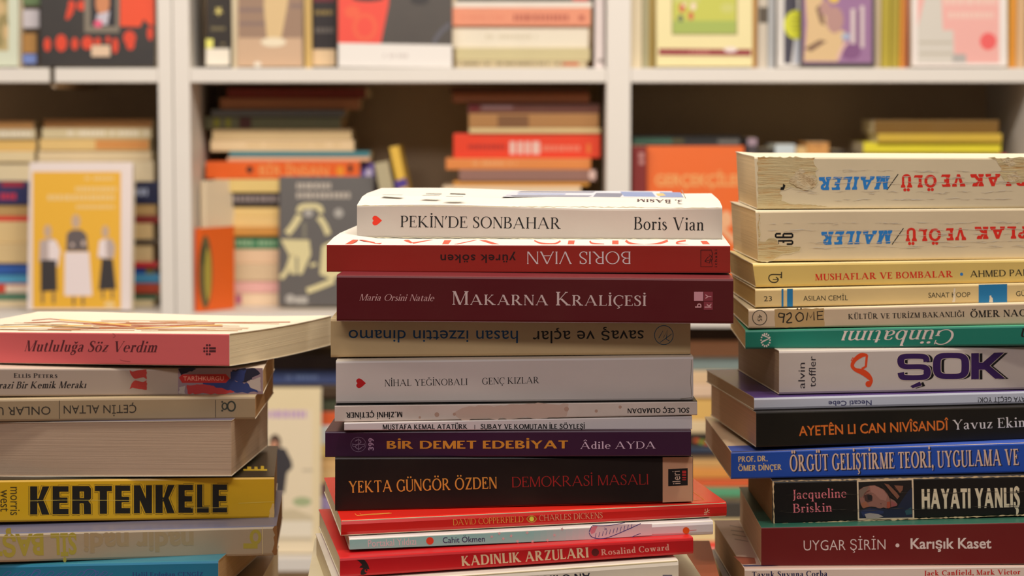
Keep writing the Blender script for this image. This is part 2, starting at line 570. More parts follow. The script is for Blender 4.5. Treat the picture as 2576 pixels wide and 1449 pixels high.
STYLES = {  # S, T, serif, serif thickness, spacing, slant
 'ser': (.125, .045, .06, .035, .09, 0), 'serl': (.095, .045, .05, .03, .09, 0), 'serb': (.19, .075, .065, .05, .1, 0),
 'seri': (.105, .045, .045, .03, .07, .25), 'serbi': (.17, .07, .05, .045, .08, .25), 'did': (.16, .035, .06, .03, .08, .28),
 'slab': (.24, .19, .09, .13, .13, 0), 'slabi': (.24, .19, .09, .13, .13, .2), 'blk': (.27, .21, 0, 0, .045, 0), 'bs': (.2, .15, 0, 0, .09, 0), 'imp': (.27, .19, 0, 0, .085, 0), 'fl': (.09, .055, .018, .03, .1, 0),
 'flm': (.145, .085, .022, .04, .1, 0), 'flb': (.22, .1, .03, .05, .1, 0)}
_txt = {}


def sans_mesh(s, bold=0, shear=0, space=1.0, xs=1.0):
    key = (s, bold, shear, space)
    if key not in _txt:
        c = bpy.data.curves.new('lettering', 'FONT')
        c.body = s; c.size = 1 / .682; c.offset = bold; c.shear = shear; c.space_character = space
        c.resolution_u = 3; c.fill_mode = 'BOTH' if False else 'FRONT'
        o = bpy.data.objects.new('lettering', c)
        m = o.to_mesh()
        _txt[key] = [[(m.vertices[i].co.x, m.vertices[i].co.y) for i in p.vertices] for p in m.polygons]
        o.to_mesh_clear(); bpy.data.objects.remove(o); bpy.data.curves.remove(c)
    return _txt[key]


def text_polys(s, style):
    """polygons of a line of lettering, cap height 1"""
    if style.startswith('sans'):
        k = style.split(':')
        return sans_mesh(s, *[float(v) for v in k[1:]])
    sc = style.endswith('^')                       # small capitals
    S, T, ser, st, sp, sl = STYLES[style.rstrip('^')]
    out = []; x = 0
    for ch in s:
        k = 1.0
        if sc and ch.islower():
            ch = {'i': 'İ', 'ı': 'I'}.get(ch, ch.upper()); k = .76
        if ch == ' ':
            x += .36; continue
        g = glyph(ch, S / (k ** .5), T, ser, st)
        if g is None:
            if ch in '•●':
                P, w = disc(.2, .42, .17), .38
            elif ch == '|':
                P, w = [[(.1, -.15), (.16, -.15), (.16, 1.1), (.1, 1.1)]], .2
            else:
                m = sans_mesh(ch, 0)
                P, w = m, max(p[0] for q in m for p in q) if m else .4
        else:
            P, w = g
        m = min(p[0] for q in P for p in q)
        for q in P:
            out.append([((px - m) * k + x + sl * py * k, py * k) for px, py in q])
        x += (w - m) * k + sp
    return out
# ---------------------------------------------------------------- the three piles of books in front
TABLE_Z = EYE - .30
prev = [None]
Ylog = []


def lay(label, group, q, yaw, W, cols, pages=A(225, 210, 175, .8), Y=None, name='paperback', zbot=None, gap=.0003, dyaw=None, **kw):
    xl, ytl, ybl, xr, ytr, ybr = q
    th = math.radians(yaw)
    d = V3((-math.sin(th), math.cos(th), 0))
    xm = (xl + xr) / 2
    if Y is None:
        Y = (prev[0] - gap - EYE) / zslope(xm, (ytl + ytr) / 2)
    M = at(xm, (ytl + ytr) / 2, Y)
    c = [on_plane(xl, ybl, M, d), on_plane(xr, ybr, M, d), on_plane(xl, ytl, M, d), on_plane(xr, ytr, M, d)]
    if zbot is not None:
        for i in (0, 1): c[i].z = zbot
    prev[0] = (c[0].z + c[1].z) / 2
    if dyaw is not None:
        d = V3((-math.sin(math.radians(dyaw)), math.cos(math.radians(dyaw)), 0))
    b = Book(name, label, 'book', group, c, d * W, cols, pages, n=kw.pop('n', 10), **kw)
    Ylog.append((round(c[0].y, 3), round(c[1].y, 3), 'L %.0f T %.1f/%.1f roll %.2f' % ((c[1] - c[0]).length * 1000, (c[2] - c[0]).length * 1000,
                (c[3] - c[1]).length * 1000, math.degrees(math.atan2(c[3].z - c[2].z, (c[3] - c[2]).xy.length))), label[:40]))
    return b


BLACK = A(16, 14, 14); WHITE = A(238, 232, 222, .8); CREAM = A(228, 212, 176, .8)
G1 = 'books in the middle pile in front'

# --- middle pile, top to bottom
b = lay('white paperback with a red heart and black serif lettering, topmost of the middle front pile', G1,
        (898, 516, 597, 1817, 523, 603), -2.5, .130, (A(200, 188, 178, .95), A(250, 245, 235, .9), A(240, 235, 225, .9)), Y=1.2, r=.0012, wear=.2, n=16,
        warp=lambda s, u, f: V3((0, 0, f * .0045 * math.sin(min(1, u * 3) * math.pi / 2) * (1 - .5 * s) + f * .0008 * math.sin(s * 7))))
b.text('title_lettering', "PEKİN'DE SONBAHAR", (1007.6, 571.5), (1411, 576), 28.5, BLACK, 'ser')
b.text('author_lettering', 'Boris Vian', (1594.7, 577.5), (1770.5, 580), 32, BLACK, 'ser')
heart = [(961, 555)] + [p[:2] for p in catmull([(954, 561.5), (948, 566), (942, 567), (937.6, 563.5), (937, 559), (939.5, 555), (937, 551), (937.6, 546.5), (942, 543), (948, 544), (954, 548.5)], 4)]
b.put('heart_logo', [heart], A(214, 48, 24, .72), label='red heart, its tip pointing along the spine')
b.text('edition_lettering', '3. BASIM', (1716, 502.5), (1602, 500.5), 5, A(90, 60, 70), 'serb', side='top', lift=0.000050)
pb = A(150, 160, 190, .9)
b.put('cover_print', None, [
    ([[(1262, 495), (1700, 497), (1690, 481), (1290, 480)]], A(205, 205, 215, .95)),
    ([[(1266, 494), (1480, 495), (1490, 491.5), (1275, 491)], [(1300, 484), (1490, 485), (1500, 481.5), (1310, 481)], [(1492, 495), (1560, 496), (1570, 486), (1500, 485)]], A(120, 122, 140, .9)),
    ([[(1570, 494), (1650, 495), (1640, 483), (1560, 482)], [(1660, 496), (1720, 496.5), (1712, 484), (1660, 483)], [(1300, 489), (1420, 489.5), (1425, 487), (1305, 486.7)]], A(125, 140, 180, .9)),
    ([[(1655, 493), (1675, 492), (1668, 486), (1650, 487)]], A(205, 175, 110, .9)),
    ([[(960, 490.5), (1010, 491), (1015, 490), (965, 489.4)], [(1060, 492), (1104, 492.5), (1108, 491.6), (1066, 491)], [(1070, 486.5), (1110, 487), (1112, 486.2), (1073, 485.8)], [(1120, 494), (1165, 494.8), (1166, 493.8), (1124, 493)], [(1130, 487), (1170, 488), (1172, 487), (1134, 486)], [(1724, 499), (1726, 499), (1716, 478), (1714, 478)]], A(130, 125, 115, .9))], side='top', lift=0.000075)
for y0, y1, f in ((597.2, 603, 1), (516.5, 522.8, 0)):
    pts = [(899 + k * 9.15, y0 + (y1 - y0) * k / 100 + random.uniform(-.9, .9) + (0 if f else .6), random.uniform(.6, 2.6)) for k in range(101)]
    b.put('worn_edge', ribbon(pts), A(250, 240, 205, .9), lift=0.000030, label='scuffed pale edge of the spine')

b = lay('rust-red paperback with an upturned spine and red-and-white front cover', G1,
        (822, 615, 684, 1837, 618, 687), -3, .134, (A(124, 30, 22, .5), A(250, 248, 240, .9), A(225, 215, 205, .8)), r=.0006, n=10,
        warp=lambda s, u, f: V3((0, 0, f * .003 * math.sin(min(1, u * 2.5) * math.pi / 2) * max(0, 1 - s * 9))))
b.text('title_lettering', 'yürek söken', (1297.5, 640.5), (1108, 640.5), 20.5, A(40, 14, 12, .6), 'sans:0.02:0:1.1')
b.text('author_lettering', 'BORIS VIAN', (1586, 633), (1326, 633), 31, A(225, 215, 215, .6), 'fl')
b.put('logo', stroke([(1763, 629), (1790, 629), (1791, 634), (1793, 638), (1791, 644), (1793, 650), (1790, 656), (1792, 671), (1763, 671), (1763, 629)], 1.5)
      + stroke([(1773, 657), (1784, 662), (1792, 640), (1780, 648), (1773, 657)], 1.4) + stroke([(1774, 657), (1792, 652), (1783, 662)], 1.4) + stroke([(1784, 640), (1790, 646), (1784, 662)], 1.2), A(40, 14, 12, .6))
b.text('publisher_lettering', 'ithaki', (1804, 672), (1804, 628), 6.5, A(40, 14, 12, .6), 'sans:0.02:0:1.5')
red = A(226, 82, 58, .8)
zz = [[(868, 616.2), (884, 616.2), (902, 603), (888, 602.5)], [(902, 603), (912, 603), (948, 610), (944, 613)], [(944, 613), (956, 616), (972, 603), (958, 603)],
      [(1008, 603), (1028, 603), (1038, 610), (1034, 612)], [(1036, 610), (1040, 613), (1090, 603), (1082, 603)], [(1112, 616.5), (1128, 616.5), (1136, 604), (1118, 604)],
      [(1142, 616.5), (1152, 616.5), (1200, 604), (1192, 604)], [(1205, 604), (1222, 604), (1256, 616.7), (1238, 616.7)]]
zz += curve([(1340, 606, 4), (1352, 610, 5), (1386, 611, 7), (1404, 606, 5)], 1) if False else []
zz += ribbon(catmull([(1344, 605, 3), (1362, 612, 4), (1395, 613, 4), (1410, 606, 4)])) + [[(1428, 617, ), (1444, 617), (1446, 605), (1430, 605)]]
zz += ribbon(catmull([(1484, 606, 4), (1490, 612, 4), (1520, 614.5, 3)])) + [[(1540, 617), (1556, 617), (1556, 605), (1540, 605)]]
zz += ribbon(catmull([(1574, 605, 6), (1586, 612, 5), (1620, 616, 3.5), (1655, 613, 5), (1680, 605, 6)]))
zz += ribbon(catmull([(1748, 617, 3), (1708, 614, 4), (1704, 609, 4), (1725, 605, 4)])) + [[(1768, 617.5), (1786, 617.5), (1778, 606), (1762, 606)]]
zz = [[(p[0], min(p[1], 614.4)) for p in q] for q in zz]
b.put('cover_lettering', zz, red, side='top', lift=0.000050, label='huge red letters running off the front cover')

b = lay('thick maroon paperback with small-capital silver lettering, under the rust-red book', G1,
        (847, 692, 808.5, 1845, 701, 815), -2, .132, (A(78, 17, 22, .55), A(90, 26, 32, .6), A(190, 195, 225, .8)), r=.0012, rough=.36)
b.text('author_lettering', 'Maria Orsini Natale', (904, 756), (1092.6, 757.5), 16.5, A(205, 160, 160, .55), 'seri')
b.text('title_lettering', 'Makarna Kraliçesi', (1138, 766.5), (1625.5, 769.5), 34, A(205, 180, 178, .55), 'ser^')
b.put('logo', None, [(rect(1746, 734, 1769, 757), A(185, 130, 140, .55)), (rect(1770.5, 734, 1793, 757) + rect(1770.5, 758.5, 1793, 779.5), A(120, 45, 55, .55)),
                     (line_polys('Y', (1789, 752), (1789, 740), 14, 'sans:0.03') + line_polys('k', (1789, 774), (1789, 763), 16, 'sans:0.03') + line_polys('b', (1764, 774), (1764, 763), 15, 'sans:0.03'), A(205, 150, 155, .55))])

b = lay('tan paperback with upturned blue and black lower-case lettering', G1,
        (832, 801, 900, 1737, 808, 892.5), 0, .125, (A(158, 136, 100, .46), A(190, 170, 130, .8), A(160, 140, 105, .8)), r=.0015, wear=.25)
b.text('author_lettering', 'hasan izzettin dinamo', (1303, 832), (877, 830), 31, A(22, 58, 92, .5), 'sans:0')
b.text('title_lettering', 'savaş ve açlar', (1619, 831), (1340, 833), 31, A(30, 26, 22, .5), 'sans:0')
ring = [(1670 + 23.5 * math.cos(k / 28 * 6.2832), 843 + 24 * math.sin(k / 28 * 6.2832), 1.6) for k in range(28)]
b.put('logo', ribbon(ring, True) + stroke([(1657, 851), (1668, 832), (1669, 850), (1679, 830), (1676, 853), (1684, 858)], 1.7) + stroke([(1660, 862), (1690, 840)], 1.4), A(22, 70, 96, .5))

b = lay('white paperback with a dark red heart and small black capitals, mid-pile', G1,
        (845, 908, 1016, 1744, 897, 1007), .5, .13, (A(170, 161, 157, .42), A(215, 205, 190, .8), A(200, 190, 175, .8)), r=.0012, wear=.18)
b.text('author_lettering', 'NİHAL YEĞİNOBALI', (968, 971.7), (1176, 968.5), 16.5, A(45, 40, 40, .5), 'ser')
b.text('title_lettering', 'GENÇ KIZLAR', (1213, 967.3), (1356.5, 964), 16.5, A(45, 40, 40, .5), 'ser')
b.put('heart_logo', [[(x - 40.5, y + 409) for x, y in heart]], A(150, 18, 20, .45), label='dark red heart, its tip pointing along the spine')
b.put('crease', stroke([(1740, 905), (1737, 960), (1741, 1004)], 1.4) + stroke([(1712, 1003), (1741, 1000), (1745, 1004)], 1.6), A(115, 105, 95, .45))

b = lay('thin pale paperback with brown stains and upturned bold capitals', G1,
        (842, 1020, 1062, 1754, 1009.5, 1044.5), .5, .128, (A(160, 148, 142, .42), A(24, 26, 30, .6), A(200, 185, 170, .8)), r=.0006, wear=.6)
b.put('stain', None, [([rough_blob([(1180, 1022), (1320, 1017), (1430, 1016), (1425, 1047), (1300, 1053), (1160, 1056), (1140, 1040)], 4, 12)], A(150, 130, 120, .42)),
      (disc(1099, 1043, 6) + disc(1143, 1042, 4) + disc(1425, 1029, 6) + disc(1500, 1034, 4) + disc(1560, 1024, 4) + disc(1056, 1050, 3), A(136, 110, 98, .42))], lift=0.000015, label='brown water stain')
b.text('author_lettering', 'M.ZİHNİ ÇETİNER', (1012, 1036), (870, 1037.5), 13.5, A(30, 26, 26, .5), 'bs')
b.text('title_lettering', 'SOL GEÇ OLMADAN', (1734, 1026), (1578.5, 1027.5), 12, A(30, 26, 26, .5), 'bs')

b = lay('thin white booklet with black capitals, just above the dark purple book', G1,
        (866, 1064, 1083, 1741, 1046.5, 1080.5), 1.5, .125, (A(176, 168, 170, .42), A(205, 195, 190, .8), A(205, 195, 190, .8)), r=.0005)
b.text('author_lettering', 'MUSTAFA KEMAL ATATÜRK', (963, 1080.3), (1176, 1079.3), 12.5, A(30, 28, 30, .5), 'bs')
b.text('title_lettering', 'SUBAY VE KOMUTAN İLE SÖYLEŞİ', (1209, 1079.3), (1471, 1078.8), 12.5, A(30, 28, 30, .5), 'bs')
b.put('divider_line', rect(1193.5, 1069, 1195, 1080), A(30, 28, 30, .5))

b = lay('dark purple paperback with wide golden capitals', G1,
        (818, 1085.5, 1151, 1738.5, 1082.5, 1148), -1, .13, (A(44, 16, 40, .42), A(50, 24, 40, .6), A(30, 20, 30, .6)), r=.0008, rough=.34)
b.text('title_lettering', 'BİR DEMET EDEBİYAT', (973, 1129), (1429, 1128), 20, A(190, 126, 42, .5), 'bs')
b.text('author_lettering', 'Âdile AYDA', (1460, 1129), (1649, 1128), 17.5, A(190, 165, 185, .5), 'ser')
b.text('number_lettering', '399', (940, 1133), (940, 1102), 13, A(140, 110, 135, .5), 'sans:0.03')
ring = [(901.5 + 19 * math.cos(k / 28 * 6.2832), 1118 + 18.5 * math.sin(k / 28 * 6.2832), 1.1) for k in range(28)]
b.put('logo', ribbon(ring, True) + curve([(893, 1110), (902, 1106), (908, 1112), (900, 1118), (894, 1124), (902, 1130), (910, 1125)], 2.2) + stroke([(902, 1103), (902, 1133)], 1.6) + stroke([(888, 1118), (916, 1118)], 1.5)
      + curve([(888, 1114), (887, 1122), (893, 1123)], 1.3) + curve([(916, 1114), (917, 1122), (911, 1123)], 1.3), A(105, 85, 105, .5))

b = lay('thick black paperback with orange and dark red capitals and a beige band', G1,
        (843, 1151.5, 1286, 1743.5, 1149, 1262), 2.5, .135, (A(22, 14, 12, .45), A(30, 22, 20), A(160, 110, 60, .6)), r=.0008, rough=.36)
b.put('beige_band', [[(1667, 1150.5), (1742.5, 1150), (1742.5, 1261), (1667, 1264)]], A(160, 122, 96, .45), lift=0.000020)
b.text('author_lettering', 'YEKTA GÜNGÖR ÖZDEN', (878, 1240), (1250, 1229), 29.5, A(215, 152, 64, .45), 'flm')
b.text('title_lettering', 'DEMOKRASİ MASALI', (1288.6, 1226), (1631, 1218.5), 26, A(124, 26, 24, .42), 'fl')
b.put('publisher_logo', None, [(rect(1681, 1180, 1730, 1223, -2), A(22, 18, 18, .5)), (line_polys('ileri', (1712, 1217), (1710, 1184), 20, 'sans:0'), A(205, 180, 160, .45)),
      (rect(1716, 1184, 1726, 1191) + rect(1716, 1193, 1726, 1197) + rect(1716, 1200, 1726, 1203) + rect(1716, 1206, 1726, 1208), A(150, 35, 35, .45))])

b = lay('glossy scarlet paperback with thin gold capitals and a small gold emblem', G1,
        (858, 1309, 1350, 1828, 1263.5, 1301), 10, .13, (A(160, 24, 20, .5), A(205, 36, 26, .75), A(200, 190, 175, .8)), dyaw=8.5, r=.0022, rough=.24)
b.text('title_lettering', 'DAVID COPPERFIELD', (1140, 1321.5), (1317, 1313), 15, A(225, 160, 70, .55), 'serl')
b.text('author_lettering', 'CHARLES DICKENS', (1357, 1311), (1516, 1303.5), 15, A(232, 170, 130, .55), 'serl')
b.put('emblem', None, [(ribbon([(1337.5 + 11 * math.cos(k / 20 * 6.2832) * (1.15 if k % 5 == 0 else 1), 1305.5 + 8 * math.sin(k / 20 * 6.2832), 2.4) for k in range(20)], True), A(150, 110, 40, .5)), (disc(1337.5, 1305.5, 6), A(195, 190, 60, .5))])
b.put('publisher_logo', stroke([(1771, 1289.5), (1779, 1289)], 1.6) + stroke([(1771, 1293.5), (1779, 1293)], 1.6) + stroke([(1780, 1279), (1780, 1288), (1785, 1289)], 1.3) + stroke([(1785, 1283), (1776, 1288)], 1.2) + stroke([(1774, 1280), (1774, 1287)], 1.4), A(235, 200, 160, .55))
gold = stroke([(1300, 1291.5), (1772, 1257.5)], 1.2) + stroke([(1772, 1257.5), (1700, 1200)], 1.6)
b.put('gold_frame', stroke([(1745, 1258.5), (1772, 1257.2), (1728, 1226)], 1.3) + stroke([(893, 1292), (898, 1297), (985, 1291)], 1.4) + stroke([(905, 1291), (908, 1294.5), (980, 1290)], .9), A(190, 120, 50, .6), side='top', lift=0.000100)

b = lay('thin pale turquoise paperback fading to white, with an orange dot', G1,
        (879, 1356, 1384, 1794, 1310, 1346), 10, .13, (A(205, 196, 198, .5), A(220, 215, 215, .8), A(200, 195, 195, .8)), dyaw=8, r=.0018, rough=.22)
n_ = 40
tq = []
for k in range(n_):
    x0, x1 = 879.5 + k * 16, 879.5 + (k + 1) * 16
    f = min(1, max(0, (x0 - 1330) / 180))
    yy = lambda x, a, c: a + (c - a) * (x - 879) / 915
    t_, u_ = A(118, 172, 166, .5), A(205, 196, 198, .5)
    tq.append(([[(x0, yy(x0, 1358.5, 1313)), (x1, yy(x1, 1358.5, 1313)), (x1, yy(x1, 1382.5, 1344)), (x0, yy(x0, 1382.5, 1344))]], tuple(p * (1 - f) + q * f for p, q in zip(t_, u_))))
b.put('turquoise_ground', None, tq, lift=.00002, rough=.22, step=0)
b.text('title_lettering', 'Portakal Yıldızı', (926, 1375.5), (1047, 1370), 17, A(225, 220, 222, .5), 'sans:0', lift=.00006)
b.text('author_lettering', 'Cahit Ökmen', (1114, 1366), (1220, 1362.5), 14, A(40, 45, 80, .5), 'sans:0.01', lift=.00006)
for nm, x, y, r_ in (('red_dot', 1081.5, 1360.6, 9.5), ('orange_dot', 1726, 1334.5, 8.5)):
    b.put(nm, disc(x, y, r_, 20), A(205, 70, 40, .55) if nm == 'red_dot' else A(215, 92, 22, .55), lift=.00006)
b.put('line_mark', stroke([(1735, 1334.5), (1752, 1333.5)], 1.2), A(190, 70, 70, .55))
stars = []
for x, y in ((1237, 1350), (1266, 1355), (1286, 1348), (1256, 1342), (1302, 1362), (1326, 1340), (1395, 1346), (1340, 1362), (1377, 1359), (1414, 1331)):
    stars += [[(x + (5.2 if k % 2 == 0 else 2) * math.cos(k * .628), y + (5.2 if k % 2 == 0 else 2) * math.sin(k * .628)) for k in range(10)]]
b.put('star_pattern', stars, A(225, 195, 195, .5), lift=.00006)
hand = curve([(1482, 1340), (1488, 1350), (1505, 1355), (1530, 1352), (1570, 1336), (1612, 1317)], 1.8) + curve([(1488, 1324), (1482, 1338)], 1.8) + curve([(1490, 1322), (1530, 1322), (1572, 1315)], 1.6)
for k in range(11):
    x = 1497 + k * 9
    hand += stroke([(x, 1353 - k * 2.2), (x + 3, 1341 - k * 2.3)], 1.3)
hand += curve([(1580, 1358), (1596, 1348), (1612, 1342)], 1.5) + curve([(1520, 1328), (1526, 1331), (1520, 1333)], 1.2)
b.put('hand_drawing', None, [([[(1486, 1350), (1482, 1337), (1490, 1323), (1560, 1319), (1640, 1318), (1640, 1346), (1560, 1352), (1510, 1355)]], A(205, 196, 198, .5)), ([[(1484, 1336), (1488, 1325), (1504, 1322), (1496, 1340), (1488, 1344)]], A(235, 150, 165, .55)), (hand, A(48, 48, 110, .5))], lift=.00006)

b = lay('red paperback with bold cream capitals and a black bird-shaped logo', G1,
        (855, 1404, 1454, 1744, 1352, 1394), 11, .135, (A(150, 16, 22, .5), A(170, 24, 28, .6), A(150, 30, 30, .6)), dyaw=9.3, r=.0014, rough=.3)
b.text('title_lettering', 'KADINLIK ARZULARI', (1162, 1424), (1481, 1402), 25, A(205, 172, 140, .5), 'flb')
b.put('round_dot', disc(1497.5, 1389.5, 9.5, 20), A(70, 16, 16, .5))
b.text('author_lettering', 'Rosalind Coward', (1513, 1397), (1684, 1384), 15, A(205, 140, 125, .5), 'serb')
bz = lambda pts: [(880 + x / 13.9, 1390 + y / 13.9) for x, y in pts]
b.put('bird_logo', [bz([(230, 250), (510, 245), (600, 360), (660, 480), (690, 590), (640, 575), (590, 565), (530, 590), (515, 640), (540, 690), (610, 705), (560, 750), (470, 778), (380, 770), (375, 710), (400, 620), (470, 545), (335, 530), (365, 480), (430, 440), (400, 390), (310, 300)])]
      + disc(922, 1433.8, 2.6), A(22, 10, 10, .5))

b = lay('glossy white paperback with a worn yellowed edge, below the bird-logo red book', G1,
        (842, 1470, 1545, 1707, 1409, 1474), 12, .132, (A(200, 190, 178, .55), A(220, 212, 200, .75), A(215, 205, 190, .8)), dyaw=9, gap=.0012, r=.0025, rough=.25, wear=.3)
b.text('title_lettering', 'AN O MOSTENCULARI', (1484, 1441), (1195, 1461), 18, A(30, 30, 45, .6), 'bs')
b.text('logo', 'B', (1668, 1446), (1668, 1470), 22, A(90, 85, 100, .6), 'sans:0.04')

b = lay('large cream paperback near the bottom of the middle pile, its mottled cover showing', G1,
        (762, 1522, 1566, 1802, 1508, 1566), 3, .17, (A(200, 190, 165, .6), A(205, 195, 165, .75), A(205, 195, 170, .8)), r=.001, wear=.4)
b = lay('wide brown-orange book at the very bottom of the middle pile', G1,
        (752, 1570, 1620, 1842, 1570, 1620), -2, .212, (A(120, 60, 35, .5), A(135, 68, 40, .6), A(120, 60, 35, .5)), zbot=TABLE_Z, r=.001, rough=.5)

# --- pile at the right edge
G2 = 'books in the front pile beside the middle one, the pile with two torn cream spines'
old = A(218, 200, 158, .72)
oldpg = A(184, 160, 124, .62)


def curl(amt, seed):
    rnd = random.Random(seed)
    ph = rnd.uniform(0, 6)
    return lambda s, u, f: V3((-.0015 * f * (s < .02), 0, f * amt * max(0, 1 - s * 16) ** 2 * (u * 1.2 + .5 * math.sin(u * 9 + ph) * u)))


def torn(b, pts, rgb, seed, amp=3.2):
    random.seed(seed)
    blob = rough_blob(pts, amp, 9)
    b.put('torn_patch', [blob], rgb, lift=0.000040, rough=.95, label='bare patch where the spine paper has torn off')
    return blob


def torn_mat(o, sc=(45, 45, 430), lo=A(190, 148, 96, .68), mid=A(242, 218, 168, .74), hi=A(246, 226, 178, .78)):
    m, t, bs = new_mat('torn_paper', A(200, 160, 100, .66), .95, .05)
    tc = N(t, 'ShaderNodeTexCoord'); mp = N(t, 'ShaderNodeMapping'); mp.inputs['Scale'].default_value = sc
    n = N(t, 'ShaderNodeTexNoise', Scale=1.0, Detail=7.0, Roughness=.72)
    t.links.new(tc.outputs['Object'], mp.inputs[0]); t.links.new(mp.outputs[0], n.inputs['Vector'])
    r = N(t, 'ShaderNodeValToRGB')
    r.color_ramp.elements[0].position = .36; r.color_ramp.elements[0].color = (*lo, 1)
    r.color_ramp.elements[1].position = .62; r.color_ramp.elements[1].color = (*hi, 1)
    e = r.color_ramp.elements.new(.47); e.color = (*mid, 1)
    t.links.new(n.outputs[0], r.inputs[0]); t.links.new(r.outputs[0], bs.inputs['Base Color'])
    bp = N(t, 'ShaderNodeBump', Strength=1.0, Distance=.0022)
    t.links.new(n.outputs[0], bp.inputs['Height']); t.links.new(bp.outputs[0], bs.inputs['Normal'])
    o.data.materials.clear(); o.data.materials.append(m)


def creases(b, lines, light, dark, seed):  # pale strokes are painted highlights, dark ones the painted shade beneath them
    random.seed(seed)
    pl, pd = [], []
    for x0, x1, y0, y1, k in lines:
        for row in (0, random.uniform(2, 4)):
            x = x0 + random.uniform(0, 60); y = 0
            while x < x1:
                n = random.randint(4, 16)
                pts = []
                for i in range(n):
                    y = .7 * y + random.uniform(-1, 1) * k * .8
                    f = (x - x0) / (x1 - x0)
                    pts.append((x, y0 + (y1 - y0) * f + y + row, (.25 + random.random() * 1.1) * math.sin(math.pi * (i + .5) / n)))
                    x += random.uniform(3, 8)
                pl += ribbon(pts); pd += ribbon([(px, py + .9, w * .7) for px, py, w in pts])
                x += random.uniform(2, 40) * (1 + row)
    b.put('crease', None, [(pd, dark), (pl, light)], lift=.00009, label='cracked horizontal creases along the spine, with painted highlights and shade')


blue = A(40, 118, 190, .7); vred = A(212, 44, 30, .7)
b = lay('cream paperback with its spine torn open, topmost of the pile beside the middle one', G2,
        (1904.6, 394, 526, 2745, 396.5, 523), 0, .108, (A(226, 210, 178, .75), A(240, 228, 200, .85), old), pages=oldpg, Y=1.26, r=.0012, wear=.25, n=40, warp=curl(.0005, 2))
b.text('author_lettering', 'MAILER', (2239, 443), (2059.7, 445.5), 33, blue, 'slabi')
b.put('slash_mark', stroke([(2259.5, 438), (2231, 478)], 2.2), BLACK)
b.text('title_lettering', 'ÖLÜ', (2356, 440), (2266, 441), 31, vred, 'slab')
b.text('title_lettering', 'VE', (2428, 438), (2367, 439), 31, vred, 'slab')
b.text('title_lettering', 'LAK', (2544, 437), (2441, 438), 31, vred, 'slab')
b.text('title_lettering', 'ÇIP', (2640, 436), (2556, 437), 31, vred, 'slab')
t1 = [(1905.5, 395), (2050, 396), (2047, 404), (2051, 416), (2058, 424), (2052, 432), (2056, 446), (2058, 460), (2052, 470), (2040, 477), (2015, 478), (1990, 470), (1982, 474), (1966, 478), (1962, 486),
      (1968, 492), (1966, 506), (2000, 514), (2040, 514), (2082, 519), (2050, 522), (1990, 523), (1906, 525)]
random.seed(3)
o = b.put('torn_patch', [rough_blob(t1, 2.6, 8)], old, lift=0.000075, rough=.95, label='bare glued leaves where the spine paper has torn off'); torn_mat(o)
o = b.put('torn_patch', [rough_blob([(2484, 396.5), (2600, 397), (2640, 420), (2620, 455), (2573, 458), (2545, 462), (2528, 456), (2520, 444), (2514, 436), (2520, 424), (2512, 414), (2506, 402)], 2.6, 8)], old, lift=0.000075, rough=.95,
          label='bare patch at the far end of the spine'); torn_mat(o)
paper = A(205, 186, 158, .72)
FL = dict(sc=(190, 190, 260), lo=A(176, 148, 112, .72), mid=A(214, 192, 154, .75), hi=A(234, 218, 186, .78))
o = b.put('torn_flap', [rough_blob([(1990, 446), (2010, 438), (2040, 440), (2056, 448), (2054, 468), (2030, 478), (2006, 470), (1985, 458)], 3, 6), rough_blob([(2000, 432), (2016, 424), (2026, 434), (2012, 442), (2000, 442)], 2, 5)], paper, lift=.0001, rough=.9); torn_mat(o, **FL)
b.put('torn_edge', None, [(rough_path([(1985, 459), (2006, 472), (2030, 480), (2054, 470)], 1.5, 5, .6, 1.8), A(120, 90, 56, .7)), (rough_path(t1[1:20], 1.8, 6), A(246, 232, 196, .8)), ([[(1963, 478), (1972, 478), (1976, 466), (1970, 462), (1969, 470), (1964, 471)]], BLACK)], lift=.00011, rough=.9)  # the brown line below the flap is its shadow, painted on
o = b.put('torn_flap', [rough_blob([(2516, 398), (2548, 398), (2556, 412), (2540, 420), (2526, 410)], 2.5, 6), rough_blob([(2532, 440), (2560, 432), (2566, 452), (2540, 458)], 2.5, 6)], paper, lift=.0001, rough=.9); torn_mat(o, **FL)
creases(b, [(2060, 2745, 427, 432, 1.5), (2040, 2745, 446, 444, 1.6), (2050, 2745, 459, 456, 1.6), (1980, 2745, 483, 480, 1.7), (2060, 2500, 502, 499, 1.2)], A(250, 245, 232, .8), A(150, 124, 92, .72), 5)

b = lay('cream paperback with an intact cracked spine and number 36, second in its pile', G2,
        (1907.5, 530, 658, 2745, 523, 650.5), 2, .108, (A(224, 206, 174, .75), A(236, 224, 196, .85), old), pages=oldpg, r=.0012, wear=.25, n=40, warp=curl(.0004, 6))
b.text('author_lettering', 'MAILER', (2245, 579.5), (2065.7, 583), 33, blue, 'slabi')
b.put('slash_mark', stroke([(2273, 574), (2244, 615)], 2.2), BLACK)
b.text('title_lettering', 'ÖLÜ', (2367, 575), (2278, 576), 31, vred, 'slab')
b.text('title_lettering', 'VE', (2430, 573), (2379, 574), 31, vred, 'slab')
b.text('title_lettering', 'PLAK', (2585, 569), (2452, 570.5), 31, vred, 'slab')
b.put('number_lettering', stroke([(1964.5, 588), (1953, 588), (1951.3, 590), (1951.3, 595), (1953, 597), (1992, 597), (1993.7, 595), (1993.7, 590), (1992, 588), (1972, 588), (1970.5, 590), (1970.5, 596)], 4.6)
      + stroke([(1958, 614), (1958, 606), (1992, 605.5), (1993.7, 608), (1993.7, 612), (1992, 614), (1979, 614)], 4.6) + stroke([(1971, 606), (1971, 611)], 5), BLACK)
